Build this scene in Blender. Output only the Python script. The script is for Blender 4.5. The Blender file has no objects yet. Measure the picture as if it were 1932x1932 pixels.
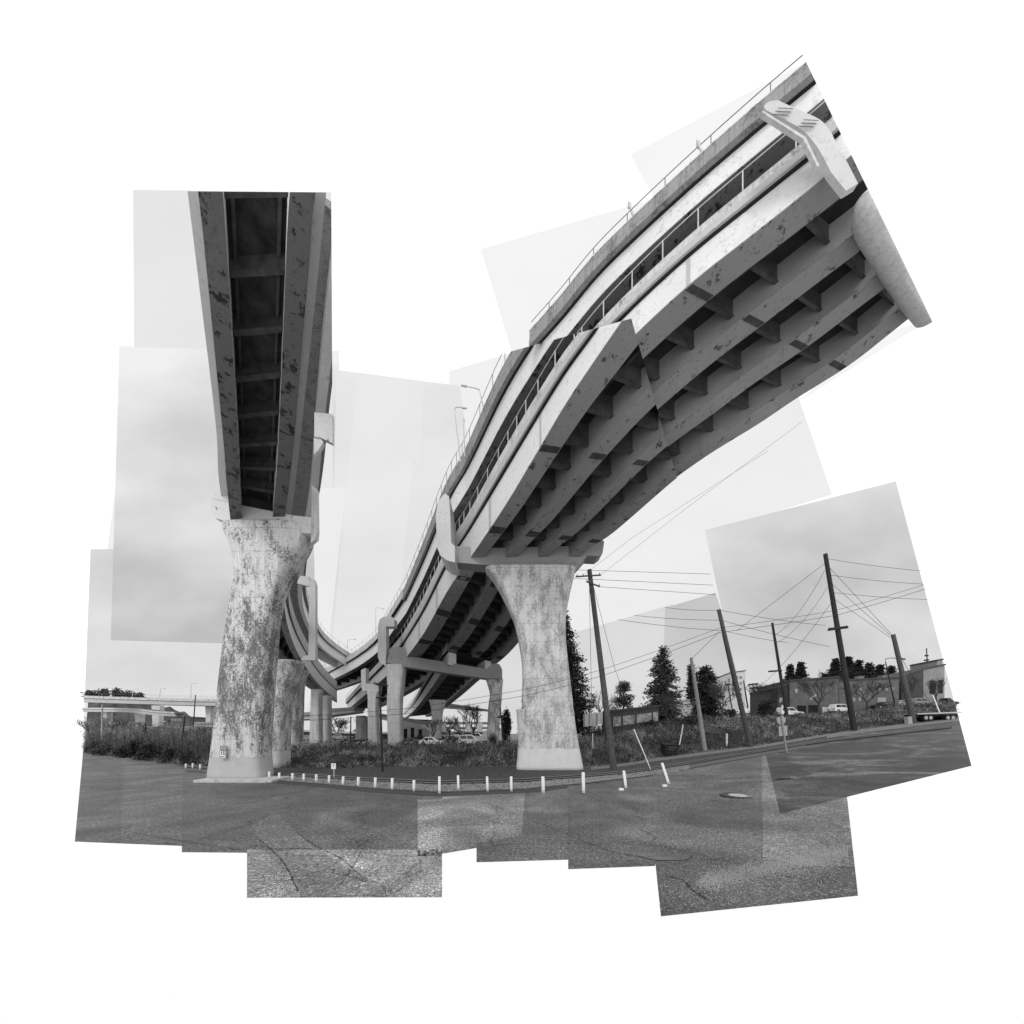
import bpy, bmesh, math, random
from mathutils import Vector, Matrix, noise
random.seed(7)
S = 1.6            # metres per modelling unit; applied to every top-level object at the end
CAMZ = 2.6
F = 700.0; CX = 966.0; HY = 1375.0
scene = bpy.context.scene
col = scene.collection
# ---------------------------------------------------------------- camera
cam = bpy.data.cameras.new('camera'); camo = bpy.data.objects.new('camera', cam); col.objects.link(camo)
camo.location = (0, 0, CAMZ * S); camo.rotation_euler = (math.radians(90), 0, 0)
cam.sensor_width = 36; cam.lens = 36 * F / 1932; cam.shift_x = 0; cam.shift_y = (HY - 966) / 1932
cam.clip_start = 0.1; cam.clip_end = 3000
scene.camera = camo
# ---------------------------------------------------------------- world and sun
SUN_EL = math.radians(40); SUN_AZ = math.radians(196)      # from behind and left of the viewer, through cloud
w = bpy.data.worlds.new("World"); scene.world = w; w.use_nodes = True
nt = w.node_tree; nt.nodes.clear()
out = nt.nodes.new('ShaderNodeOutputWorld')
sky = nt.nodes.new('ShaderNodeTexSky'); sky.sky_type = 'NISHITA'; sky.sun_disc = False
sky.sun_elevation = SUN_EL; sky.sun_rotation = SUN_AZ
bw = nt.nodes.new('ShaderNodeRGBToBW'); nt.links.new(sky.outputs[0], bw.inputs[0])
b1 = nt.nodes.new('ShaderNodeBackground'); b1.inputs[1].default_value = 0.05; nt.links.new(bw.outputs[0], b1.inputs[0])
b2 = nt.nodes.new('ShaderNodeBackground'); b2.inputs[0].default_value = (1, 1, 1, 1); b2.inputs[1].default_value = 1.0
ad = nt.nodes.new('ShaderNodeAddShader'); nt.links.new(b1.outputs[0], ad.inputs[0]); nt.links.new(b2.outputs[0], ad.inputs[1])
nt.links.new(ad.outputs[0], out.inputs[0])
sl = bpy.data.lights.new('sun', 'SUN'); so = bpy.data.objects.new('sun', sl); col.objects.link(so)
sl.energy = 1.0; sl.angle = math.radians(14); sl.color = (1, 1, 1)
d = Vector((math.sin(SUN_AZ) * math.cos(SUN_EL), math.cos(SUN_AZ) * math.cos(SUN_EL), math.sin(SUN_EL)))
so.rotation_euler = d.to_track_quat('Z', 'Y').to_euler()
vs = scene.view_settings
vs.view_transform = 'Standard'; vs.look = 'None'; vs.exposure = 0.0; vs.gamma = 1
scene.cycles.max_bounces = 6
try: scene.cycles.use_denoising = True
except Exception: pass

# ---------------------------------------------------------------- materials
class NT:
    def __init__(s, name):
        s.m = bpy.data.materials.new(name); s.m.use_nodes = True; s.t = s.m.node_tree
        s.bsdf = s.t.nodes['Principled BSDF']; s.bsdf.inputs['Specular IOR Level'].default_value = 0.25
        s.co = s.t.nodes.new('ShaderNodeTexCoord').outputs['Object']
    def n(s, typ, **k):
        x = s.t.nodes.new(typ)
        for a, b in k.items(): setattr(x, a, b)
        return x
    def scale(s, v, src=None):
        x = s.n('ShaderNodeMapping'); x.inputs['Scale'].default_value = v; s.t.links.new(src or s.co, x.inputs[0]); return x.outputs[0]
    def noise(s, sc, det=4, rough=.6, vec=None, dist=0):
        x = s.n('ShaderNodeTexNoise'); x.inputs['Scale'].default_value = sc; x.inputs['Detail'].default_value = det
        x.inputs['Roughness'].default_value = rough; x.inputs['Distortion'].default_value = dist
        s.t.links.new(vec or s.co, x.inputs['Vector']); return x.outputs['Fac']
    def ramp(s, src, pts):
        x = s.n('ShaderNodeValToRGB'); el = x.color_ramp.elements
        el[0].position, el[1].position = pts[0][0], pts[-1][0]
        el[0].color = (pts[0][1],) * 3 + (1,); el[1].color = (pts[-1][1],) * 3 + (1,)
        for p, v in pts[1:-1]: e = el.new(p); e.color = (v, v, v, 1)
        s.t.links.new(src, x.inputs[0]); return x.outputs[0]
    def math(s, op, a, b=None, clamp=False):
        x = s.n('ShaderNodeMath', operation=op); x.use_clamp = clamp
        for i, v in enumerate((a, b)):
            if v is None: continue
            if isinstance(v, (int, float)): x.inputs[i].default_value = v
            else: s.t.links.new(v, x.inputs[i])
        return x.outputs[0]
    def mix(s, f, a, b, mode='MIX'):
        x = s.n('ShaderNodeMix', data_type='RGBA', blend_type=mode)
        for i, v in ((0, f), (6, a), (7, b)):
            if isinstance(v, (int, float)):
                x.inputs[i].default_value = v if i == 0 else (v, v, v, 1)
            else: s.t.links.new(v, x.inputs[i])
        return x.outputs[2]
    def done(s, c, rough=.8, bump=None, bs=.3, bd=.02):
        if isinstance(c, (int, float)): s.bsdf.inputs['Base Color'].default_value = (c, c, c, 1)
        else: s.t.links.new(c, s.bsdf.inputs['Base Color'])
        s.bsdf.inputs['Roughness'].default_value = rough
        if bump is not None:
            b = s.n('ShaderNodeBump'); b.inputs['Strength'].default_value = bs; b.inputs['Distance'].default_value = bd
            s.t.links.new(bump, b.inputs['Height']); s.t.links.new(b.outputs[0], s.bsdf.inputs['Normal'])
        return s.m
M = {}
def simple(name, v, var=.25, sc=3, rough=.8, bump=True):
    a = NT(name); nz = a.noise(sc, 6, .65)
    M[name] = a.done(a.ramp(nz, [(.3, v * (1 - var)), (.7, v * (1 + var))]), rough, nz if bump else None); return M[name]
def weathered(name, lt, dk, cover, paint_z=None, paint=.5, band=False):
    a = NT(name)
    v = a.scale((2.0, 2.0, .8)); h = a.scale((.9, .9, 3.4))
    n1 = a.noise(1.1, 2, .5, v); n2 = a.noise(6.5, 9, .8, v); n3 = a.noise(9, 6, .75, h)
    s_ = a.math('ADD', a.math('MULTIPLY', n1, .5), a.math('ADD', a.math('MULTIPLY', n2, .8), a.math('MULTIPLY', n3, .7)))
    if band:
        sz_ = a.n('ShaderNodeSeparateXYZ'); a.t.links.new(a.co, sz_.inputs[0])
        s_ = a.math('ADD', s_, a.ramp(a.math('DIVIDE', sz_.outputs[2], 12), [(0, .12), (.18, .05), (.3, 0), (.62, 0), (.8, .06), (1, .09)]))
    mask = a.ramp(a.math('MULTIPLY', s_, .6), [((cover - .05) * .6, 1), ((cover + .05) * .6, 0)])
    fine = a.noise(26, 5, .7)
    base = a.ramp(fine, [(.3, lt * .86), (.7, lt * 1.08)])
    dark = a.ramp(a.noise(9, 6, .8, v), [(.3, dk * .6), (.72, dk * 1.7)])
    streak = a.ramp(a.noise(4, 5, .7, a.scale((2.4, 2.4, .12))), [(.35, .78), (.6, 1.0)])
    c = a.mix(mask, base, dark); c = a.mix(1.0, c, streak, 'MULTIPLY')
    zz = a.n('ShaderNodeSeparateXYZ'); a.t.links.new(a.co, zz.inputs[0])
    zj = a.math('FRACT', a.math('ADD', a.math('DIVIDE', zz.outputs[2], 1.15), a.math('MULTIPLY', n1, .03)))
    c = a.mix(1.0, c, a.ramp(zj, [(0, .62), (.014, .66), (.03, 1)]), 'MULTIPLY')
    xj = a.math('FRACT', a.math('ADD', a.math('MULTIPLY', zz.outputs[0], 1.6), a.math('MULTIPLY', n1, .04)))
    c = a.mix(1.0, c, a.ramp(xj, [(0, .8), (.03, .82), (.05, 1)]), 'MULTIPLY')
    if paint_z is not None:
        g = a.n('ShaderNodeNewGeometry'); sp = a.n('ShaderNodeSeparateXYZ'); a.t.links.new(g.outputs['Position'], sp.inputs[0])
        z = a.math('ADD', a.math('DIVIDE', sp.outputs[2], S), a.math('MULTIPLY', a.math('SUBTRACT', a.noise(1.5, 5, .7), .5), .5))
        pm = a.ramp(a.math('SUBTRACT', z, paint_z - .5), [(.47, 1), (.53, 0)])
        c = a.mix(pm, c, a.ramp(a.noise(2, 4), [(.3, paint * .92), (.7, paint * 1.05)]))
    M[name] = a.done(c, .85, n2, .35, .03); return M[name]
def steel(name, lt, stain, amt, rough=.5):
    a = NT(name)
    n1 = a.noise(.5, 3, .5); pe = a.noise(2.3, 7, .75); st = a.noise(6, 6, .8)
    base = a.ramp(n1, [(.3, lt * .9), (.7, lt * 1.06)])
    m1 = a.ramp(pe, [(amt, 0), (amt + .03, 1)])
    m2 = a.ramp(a.math('ADD', st, a.math('MULTIPLY', n1, .3)), [(.68, 0), (.86, .55)])
    joint = a.n('ShaderNodeTexBrick')
    c = a.mix(m2, base, stain * 1.8); c = a.mix(m1, c, stain)
    M[name] = a.done(c, rough, pe, .1, .01); return M[name]
def asphalt(name, v, agg=1.0, wet=False):
    a = NT(name)
    sp1 = a.noise(12, 3, .85); sp2 = a.noise(40, 2, .9); big = a.noise(.35, 5, .6, dist=1.2); mid = a.noise(1.6, 4, .7)
    c = a.ramp(sp1, [(.28, v * .35), (.5, v * .85), (.62, v * 1.5), (.72, v * 3.2)])
    c2 = a.ramp(sp2, [(.40, .25), (.5, .9), (.60, 2.4)])
    c = a.mix(.9 * agg, c, c2, 'MULTIPLY')
    c = a.mix(1, c, a.ramp(big, [(.34, .35), (.48, .8), (.55, 1.5), (.64, 3.2)] if wet else [(.34, .6), (.5, .92), (.56, 1.1), (.66, 1.45)]), 'MULTIPLY')
    c = a.mix(1, c, a.ramp(mid, [(.3, .88), (.7, 1.12)]), 'MULTIPLY')
    vo = a.n('ShaderNodeTexVoronoi', feature='DISTANCE_TO_EDGE'); vo.inputs['Scale'].default_value = .2
    wn = a.n('ShaderNodeTexNoise'); wn.inputs['Scale'].default_value = 1.3; wn.inputs['Detail'].default_value = 6
    a.t.links.new(a.co, wn.inputs['Vector'])
    vm = a.n('ShaderNodeVectorMath', operation='SCALE'); a.t.links.new(wn.outputs['Color'], vm.inputs[0]); vm.inputs['Scale'].default_value = .9
    va = a.n('ShaderNodeVectorMath', operation='ADD'); a.t.links.new(a.co, va.inputs[0]); a.t.links.new(vm.outputs[0], va.inputs[1])
    a.t.links.new(va.outputs[0], vo.inputs['Vector'])
    ck = a.ramp(vo.outputs['Distance'], [(.0, .35), (.0025, .6), (.005, 1)])
    c = a.mix(1, c, ck, 'MULTIPLY')
    M[name] = a.done(c, .62, sp1, .5, .03); M[name].node_tree.nodes['Principled BSDF'].inputs['Specular IOR Level'].default_value = .35; return M[name]
def skymat(name, lo, hi, zt, zb, grad, seed):
    a = NT(name)
    g = a.scale((.006, .006, .013)); n1 = a.noise(1.0, 3, .42, g, .2)
    g2 = a.scale((.03, .03, .05)); n2 = a.noise(1.0, 4, .5, g2)
    sp = a.n('ShaderNodeSeparateXYZ'); a.t.links.new(a.co, sp.inputs[0])
    t = a.math('DIVIDE', a.math('SUBTRACT', sp.outputs[2], zb), max(zt - zb, 1), True)
    f = a.math('ADD', a.math('MULTIPLY', a.math('SUBTRACT', n1, .5), 1.5), a.math('ADD', a.math('MULTIPLY', a.math('SUBTRACT', n2, .5), .35), a.math('ADD', a.math('MULTIPLY', t, grad), .5 - grad / 2)), True)
    e = a.n('ShaderNodeEmission'); a.t.links.new(a.ramp(f, [(0, lo), (1, hi)]), e.inputs[0])
    a.t.links.new(e.outputs[0], a.t.nodes['Material Output'].inputs[0]); M[name] = a.m; return a.m

weathered('pier_dark', .60, .12, 1.03, 1.15, .42, True)
weathered('pier_mid', .62, .17, 1.0, 1.1, .5)
weathered('pier_light', .62, .27, .985, 1.35, .6)
weathered('concrete', .50, .26, .93)
weathered('concrete_pale', .62, .38, .93)
weathered('cap_concrete', .58, .38, .86)
steel('bracket_grey', .27, .10, .62)
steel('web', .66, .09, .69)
steel('web_grey', .42, .10, .68)
steel('flange', .22, .05, .58)  # flange tones carry the deck underside's shade in their colour
steel('flange_dark', .17, .03, .55)
steel('flange_black', .10, .012, .55)
steel('web_dark', .07, .012, .60)
steel('bracket', .54, .12, .63)
weathered('parapet', .56, .22, .92)
weathered('parapet_dark', .30, .15, .93)
simple('soffit', .018, .5, 1.2); simple('frame_steel', .045, .5, 2); simple('rail_steel', .16, .2, 5, .5)  # soffit and frame steel near black, painting the shade under the decks
simple('rail_light', .5, .2, 5, .5); simple('girder_side', .22, .2, .8)  # inner girder faces: web colour darkened to paint their shade
simple('dark_steel', .05, .5, 3); simple('soffit_shaded', .03, .8, 1.6)  # shade below the left deck, put into these dark colours
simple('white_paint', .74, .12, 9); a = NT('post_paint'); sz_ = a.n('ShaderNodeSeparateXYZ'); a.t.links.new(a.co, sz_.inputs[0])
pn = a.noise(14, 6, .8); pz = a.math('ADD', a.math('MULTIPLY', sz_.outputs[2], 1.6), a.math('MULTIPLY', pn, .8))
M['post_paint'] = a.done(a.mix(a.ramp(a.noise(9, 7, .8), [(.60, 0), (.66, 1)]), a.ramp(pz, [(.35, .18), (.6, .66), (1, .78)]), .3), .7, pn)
simple('wood_pole', .07, .5, 8); simple('wood_pale', .26, .4, 8); simple('pole_dark', .025, .4, 8)
simple('wire', .03, .1); simple('gravel', .10, .8, 14); simple('verge', .05, .7, 4); simple('path', .15, .3, 3)
simple('road_dark', .06, .3, 9); simple('rail_black', .025, .4, 12, .6); simple('rail_top', .22, .1, 12, .3); simple('puddle', .05, .1, 2, .04, False)
simple('earth', .04, .6, 2.5); simple('needle', .05, .95, 1.1); simple('needle_dark', .026, .95, 1.1); simple('leaf', .055, .8, 1.4)
simple('bramble', .05, .98, .7); simple('dry_grass', .27, .85, .8); simple('bark', .05, .5, 6); simple('bark_pale', .17, .4, 6)
simple('brick', .055, .5, 5); simple('brick_grey', .11, .3, 1.5); simple('stucco', .2, .25, 1); simple('stucco_pale', .33, .2, 1); simple('roofing', .05, .3, 1)
simple('pale_wall', .55, .15, 1); simple('black', .01, .2, 3); simple('car_white', .75, .03, 3, .3, False); simple('car_dark', .02, .1, 3, .25, False)
simple('car_grey', .3, .05, 3, .3, False); simple('tyre', .015, .2, 9); simple('rim', .35, .1, 5, .4); simple('sign_face', .72, .06, 9, .5)
simple('sign_grey', .33, .1, 9, .5); simple('ink', .01, .1); simple('iron_pale', .42, .3, 14, .5); simple('hill', .045, .6, .08)
simple('dumpster', .018, .4, 6, .6); simple('graffiti', .3, .2, 6)
a = NT('glass'); a.done(.03, .08); a.bsdf.inputs['Specular IOR Level'].default_value = .5; M['glass'] = a.m
a = NT('pane'); M['pane'] = a.done(a.ramp(a.noise(3, 3), [(.4, .08), (.6, .4)]), .15)
for i, v in enumerate((.095, .10, .115, .25, .22, .12, .21, .105, .095, .16, .04)): asphalt('asphalt_%d' % i, v, 1.0, i == 10)

# ---------------------------------------------------------------- helpers
def at(px, py, Y): return Vector(((px - CX) / F * Y, Y, CAMZ + (HY - py) / F * Y))
def interp(x, xs, ys):
    if x <= xs[0]: return ys[0]
    for i in range(1, len(xs)):
        if x <= xs[i]:
            t = (x - xs[i - 1]) / (xs[i] - xs[i - 1]); return ys[i - 1] + t * (ys[i] - ys[i - 1])
    return ys[-1]
def foot(px): return interp(px, [152, 234, 315, 390, 560, 975, 1110, 1230, 1437, 1608, 1642, 1833], [41, 32.5, 28, 24.3, 24.6, 25.6, 24.8, 28.5, 30.5, 35.4, 35.7, 38])
def bankh(px): return interp(px, [152, 390, 560, 1060, 1110, 1230, 1437, 1608, 1833], [.5, .75, .85, .9, 1.5, 1.8, 1.75, 1.25, 1.15])
def railY(px): return interp(px, [340, 500, 700, 830, 990, 1100, 1240, 1437, 1550, 1700, 1805], [25, 20.7, 18, 17, 17.8, 19.4, 22.2, 25.8, 27.9, 28.5, 29])
def base(X): return .1 * (math.log1p(math.exp(min(40, (X - 8) * .9))) / .9)
def terr(X, Y):
    px = CX + F * X / max(Y, 1); dd = Y - foot(px)
    t = min(max(dd / 6.5, 0), 1); t = t * t * (3 - 2 * t)
    z = base(X) + bankh(px) * t
    if dd > 0: z += .12 * t * noise.noise(Vector((X * .4, Y * .4, 0)))
    return z
def ground(px, Y): X = (px - CX) / F * Y; return Vector((X, Y, terr(X, Y)))
def pix_ground(px, py, off=0):     # first ground point along a sight line
    if py > 1560 and px < 1100: return at(px, py, CAMZ * F / (py - HY)) + Vector((0, 0, off))
    Y = 5.0
    while Y < 120:
        p = at(px, py, Y)
        if p.z <= terr(p.x, p.y):
            lo, hi = Y - .5, Y
            for _ in range(12):
                mid = (lo + hi) / 2; p = at(px, py, mid)
                if p.z <= terr(p.x, p.y): hi = mid
                else: lo = mid
            return Vector((p.x, p.y, terr(p.x, p.y) + off))
        Y += .5
    return ground(px, 60)
empties = []
class MB:
    def __init__(s): s.v = []; s.f = []; s.mi = []; s.cur = 0
    def face(s, pts):
        n = len(s.v); s.v += [tuple(p) for p in pts]; s.f.append(tuple(range(n, n + len(pts)))); s.mi.append(s.cur)
    def hexa(s, p):   # 8 points, bottom ring 0-3, top ring 4-7
        n = len(s.v); s.v += [tuple(q) for q in p]
        for q in ((3, 2, 1, 0), (4, 5, 6, 7), (0, 1, 5, 4), (1, 2, 6, 5), (2, 3, 7, 6), (3, 0, 4, 7)): s.f.append(tuple(n + i for i in q)); s.mi.append(s.cur)
    def box(s, x0, x1, y0, y1, z0, z1):
        s.hexa([(x0, y0, z0), (x1, y0, z0), (x1, y1, z0), (x0, y1, z0), (x0, y0, z1), (x1, y0, z1), (x1, y1, z1), (x0, y1, z1)])
    def tube(s, pts, rs, k=6, cap=True):
        if isinstance(rs, (int, float)): rs = [rs] * len(pts)
        n0 = len(s.v); pts = [Vector(p) for p in pts]
        for i, p in enumerate(pts):
            t = (pts[min(i + 1, len(pts) - 1)] - pts[max(i - 1, 0)])
            t = t.normalized() if t.length > 1e-9 else Vector((0, 0, 1))
            up = Vector((0, 0, 1)) if abs(t.z) < .9 else Vector((1, 0, 0))
            a = t.cross(up).normalized(); b = t.cross(a)
            for j in range(k):
                an = 2 * math.pi * j / k; s.v.append(tuple(p + a * math.cos(an) * rs[i] + b * math.sin(an) * rs[i]))
        for i in range(len(pts) - 1):
            for j in range(k):
                s.f.append((n0 + i * k + j, n0 + i * k + (j + 1) % k, n0 + (i + 1) * k + (j + 1) % k, n0 + (i + 1) * k + j)); s.mi.append(s.cur)
        if cap:
            s.f.append(tuple(n0 + j for j in range(k))[::-1]); s.mi.append(s.cur)
            s.f.append(tuple(n0 + (len(pts) - 1) * k + j for j in range(k))); s.mi.append(s.cur)
    def prism(s, poly, d):   # polygon of 3-D points pushed along vector d
        n = len(s.v); k = len(poly); s.v += [tuple(p) for p in poly] + [tuple(Vector(p) + Vector(d)) for p in poly]
        s.f.append(tuple(n + i for i in range(k))[::-1]); s.mi.append(s.cur); s.f.append(tuple(n + k + i for i in range(k))); s.mi.append(s.cur)
        for i in range(k): s.f.append((n + i, n + (i + 1) % k, n + k + (i + 1) % k, n + k + i)); s.mi.append(s.cur)
    def build(s, name, mats, parent=None, origin=None, cuts=(), smooth=False, local=False):
        off = Vector((0, 0, 0))
        if not local:
            if parent is not None:
                p = parent
                while p is not None: off += p.location; p = p.parent
            elif origin is not None: off = Vector(origin)
        me = bpy.data.meshes.new(name)
        me.from_pydata([tuple(Vector(v) - off) for v in s.v], [], s.f)
        if not isinstance(mats, (list, tuple)): mats = [mats]
        for m in mats: me.materials.append(M[m])
        for p, i in zip(me.polygons, s.mi): p.material_index = i; p.use_smooth = smooth
        bm = bmesh.new(); bm.from_mesh(me)
        if cuts:
            for co, no in cuts:
                r = bmesh.ops.bisect_plane(bm, geom=bm.verts[:] + bm.edges[:] + bm.faces[:], plane_co=Vector(co) - off, plane_no=no, clear_outer=True)
                ed = [e for e in r['geom_cut'] if isinstance(e, bmesh.types.BMEdge)]
                if ed and not getattr(s, 'sheet', False):
                    try: bmesh.ops.holes_fill(bm, edges=ed, sides=0)
                    except Exception: pass
        if not getattr(s, 'sheet', False): bmesh.ops.recalc_face_normals(bm, faces=bm.faces[:])
        bm.to_mesh(me); bm.free()
        if len(me.vertices) == 0: empties.append(name)
        o = bpy.data.objects.new(name, me); col.objects.link(o)
        if parent is not None: o.parent = parent
        elif origin is not None: o.location = origin
        return o
def tag(o, label=None, cat=None, group=None, kind=None):
    if label: o['label'] = label
    if cat: o['category'] = cat
    if group: o['group'] = group
    if kind: o['kind'] = kind
    return o
def empty(name, loc, label, cat, group=None, rot=0):
    o = bpy.data.objects.new(name, None); o.location = loc; o.rotation_euler = (0, 0, rot); col.objects.link(o)
    return tag(o, label, cat, group)
def copy_tree(o, parent=None):
    c = o.copy(); col.objects.link(c); c.parent = parent
    for ch in [x for x in kids.get(o.name, [])]: copy_tree(ch, c)
    return c
def sub(name, loc, parent):
    o = bpy.data.objects.new(name, None); col.objects.link(o); o.parent = parent; o.location = Vector(loc) - parent.location; return o
kids = {}
def index_kids():
    kids.clear()
    for o in bpy.data.objects:
        if o.parent: kids.setdefault(o.parent.name, []).append(o)
def iplane(p, q, keep):            # plane through the viewer's station and two bearings; keep side of third bearing
    a, b, c = at(*p, 1) - Vector((0, 0, CAMZ)), at(*q, 1) - Vector((0, 0, CAMZ)), at(*keep, 1) - Vector((0, 0, CAMZ))
    n = a.cross(b).normalized()
    if n.dot(c) > 0: n = -n
    return ((0, 0, CAMZ), n)
def polycuts(poly):
    cx = sum(p[0] for p in poly) / len(poly); cy = sum(p[1] for p in poly) / len(poly)
    return [iplane(poly[i], poly[(i + 1) % len(poly)], (cx, cy)) for i in range(len(poly))]
LEFT_EDGE = iplane((157, 1420), (165, 1340), (900, 1400)); RIGHT_EDGE = iplane((1833, 1445), (1690, 908), (900, 1400))

# ---------------------------------------------------------------- sky
def sky_sheet(poly, D, lo, hi, grad=0.0):
    m = MB(); m.sheet = True
    pts = [at(x, y, D) for x, y in poly]; m.face(pts)
    zt = max(p.z for p in pts); zb = min(p.z for p in pts)
    nm = 'cloud_%d' % int(D * 10); skymat(nm, lo, hi, zt, zb, grad, D)
    o = m.build('sky', nm); tag(o, kind='structure'); return o
sky_sheet([(171, 1036), (640, 1036), (640, 1420), (155, 1430)], 330, .60, .90, -.4)
sky_sheet([(240, 745), (640, 760), (640, 1100), (197, 1080)], 334, .84, .90)
sky_sheet([(848, 700), (1000, 655), (1190, 740), (1100, 1300), (830, 1300)], 332, .84, .93)
sky_sheet([(225, 653), (640, 662), (640, 1220), (209, 1208)], 320, .50, .88, .8)
sky_sheet([(251, 358), (625, 363), (626, 665), (253, 655)], 310, .76, .83)
sky_sheet([(588, 664), (626, 664), (628, 921), (588, 921)], 311, .78, .83)
sky_sheet([(636, 698), (868, 728), (905, 1010), (940, 1400), (560, 1400), (622, 1190)], 318, .66, .88, .5)
sky_sheet([(675, 705), (800, 722), (770, 1240), (625, 1230)], 317.5, .74, .88, .3)
sky_sheet([(778, 868), (860, 892), (840, 1240), (745, 1240)], 317, .70, .84, .3)
sky_sheet([(590, 920), (652, 920), (622, 1200), (596, 1200)], 316, .83, .87)
sky_sheet([(907, 470), (1245, 372), (1330, 600), (965, 662)], 328, .89, .93)
sky_sheet([(1190, 292), (1515, 120), (1625, 340), (1290, 480)], 324, .90, .94)
sky_sheet([(900, 1000), (1280, 880), (1505, 745), (1570, 933), (1345, 1003), (1385, 1190), (1378, 1250), (1000, 1290)], 322, .80, .90, .1)
sky_sheet([(1505, 760), (1630, 640), (1760, 600), (1600, 700)], 321, .90, .94)
sky_sheet([(820, 1220), (1060, 1200), (1270, 1140), (1270, 1420), (800, 1420)], 315, .60, .80)
sky_sheet([(1255, 1147), (1350, 1118), (1440, 1400), (1245, 1420)], 312, .45, .70, .1)
sky_sheet([(1330, 1000), (1690, 908), (1833, 1445), (1440, 1460), (1372, 1200)], 308, .48, .88, .1)

# ---------------------------------------------------------------- ground
def lot_sheet(poly, mat, k):
    xs = [p[0] for p in poly]; x0, x1 = min(xs) - 15, max(xs) + 15
    nx = int((x1 - x0) / 12) + 1; NR = 44
    V = []; m = MB(); m.sheet = True
    for i in range(nx + 1):
        px = x0 + (x1 - x0) * i / nx; fy = foot(px) + .5
        for j in range(NR + 1):
            Y = 4.2 * (fy / 4.2) ** (j / NR); X = (px - CX) / F * Y
            V.append((X, Y, terr(X, Y) + .004 * k))
    m.v = V
    for i in range(nx):
        for j in range(NR):
            a = i * (NR + 1) + j; m.f.append((a, a + NR + 1, a + NR + 2, a + 1)); m.mi.append(0)
    return tag(m.build('asphalt', mat, cuts=polycuts(poly)), kind='structure')
lot_sheet([(164, 1340), (345, 1340), (343, 1596), (141, 1588)], 'asphalt_0', 0)
lot_sheet([(343, 1340), (834, 1340), (834, 1612), (343, 1608)], 'asphalt_1', 0)
lot_sheet([(236, 1340), (346, 1340), (344, 1595), (228, 1591)], 'asphalt_2', 1)
lot_sheet([(466, 1603), (834, 1603), (834, 1693), (466, 1694)], 'asphalt_3', 1)
lot_sheet([(788, 1508), (834, 1508), (834, 1615), (788, 1615)], 'asphalt_4', 1)
lot_sheet([(833, 1340), (901, 1340), (899, 1600), (834, 1611)], 'asphalt_6', 0)
lot_sheet([(899, 1340), (1073, 1340), (1072, 1622), (899, 1627)], 'asphalt_5', 0)
lot_sheet([(899, 1340), (1004, 1340), (984, 1576), (899, 1590)], 'asphalt_6', 1)
lot_sheet([(1071, 1340), (1262, 1340), (1236, 1634), (1072, 1640)], 'asphalt_7', 0)
lot_sheet([(1206, 1340), (1580, 1340), (1619, 1690), (1247, 1729)], 'asphalt_8', 0)
lot_sheet([(1436, 1340), (1580, 1340), (1613, 1636), (1440, 1632)], 'asphalt_9', 1)
lot_sheet([(1424, 1340), (1805, 1340), (1833, 1445), (1472, 1535)], 'asphalt_10', 2)
# bank and upper street level
m = MB(); m.sheet = True
ds = [0, .4, .8, 1.3, 1.8, 2.4, 3, 3.7, 4.4, 5.1, 5.8, 6.5, 7.5, 9, 11, 14, 18, 23, 30, 40, 55, 75, 100]
pxs = [146 + 11 * i for i in range(154)]
for px in pxs:
    for dd in ds:
        Y = foot(px) + dd; X = (px - CX) / F * Y; m.v.append((X, Y, terr(X, Y) + .02 * min(1, dd)))
nd = len(ds)
for i in range(len(pxs) - 1):
    for j in range(nd - 1):
        a = i * nd + j; m.f.append((a, a + nd, a + nd + 1, a + 1)); m.mi.append(0 if j < 13 else 1)
tag(m.build('terrain', ['earth', 'path'], cuts=[LEFT_EDGE, RIGHT_EDGE]), kind='structure')
def ribbon(name, px0, px1, f0, f1, z, mat, kind='structure', cuts=None, nz=2):
    m = MB(); m.sheet = True; n = int((px1 - px0) / 9) + 1
    for i in range(n + 1):
        px = px0 + (px1 - px0) * i / n; a0, a1 = f0(px), f1(px)
        for j in range(nz + 1):
            p = ground(px, a0 + (a1 - a0) * j / nz); m.v.append((p.x, p.y, p.z + z))
    for i in range(n):
        for j in range(nz):
            a = i * (nz + 1) + j; m.f.append((a, a + nz + 1, a + nz + 2, a + 1)); m.mi.append(0)
    return tag(m.build(name, mat, cuts=cuts or [LEFT_EDGE, RIGHT_EDGE]), kind=kind)
ribbon('ground', 395, 1560, lambda p: railY(p) - .3, lambda p: max(foot(p), railY(p)) + .1, .014, 'verge', nz=8)
ribbon('road', 495, 1072, lambda p: railY(p) - 2.8, lambda p: railY(p) - 1.5, .013, 'road_dark')
ribbon('gravel', 350, 1520, lambda p: railY(p) - (2.0 if p < 1230 else 1.6), lambda p: railY(p) + .5, .03, 'gravel', 'stuff', nz=4)
ribbon('path', 1115, 1560, lambda p: foot(p) - 1.9, lambda p: foot(p) - .15, .03, 'path', nz=3)
ribbon('path', 1560, 1812, lambda p: foot(p) - 3.5, lambda p: foot(p) - .1, .022, 'path', nz=3)
ribbon('path', 1520, 1812, lambda p: foot(p) - 5.6, lambda p: foot(p) - 5.25, .026, 'path')
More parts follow.
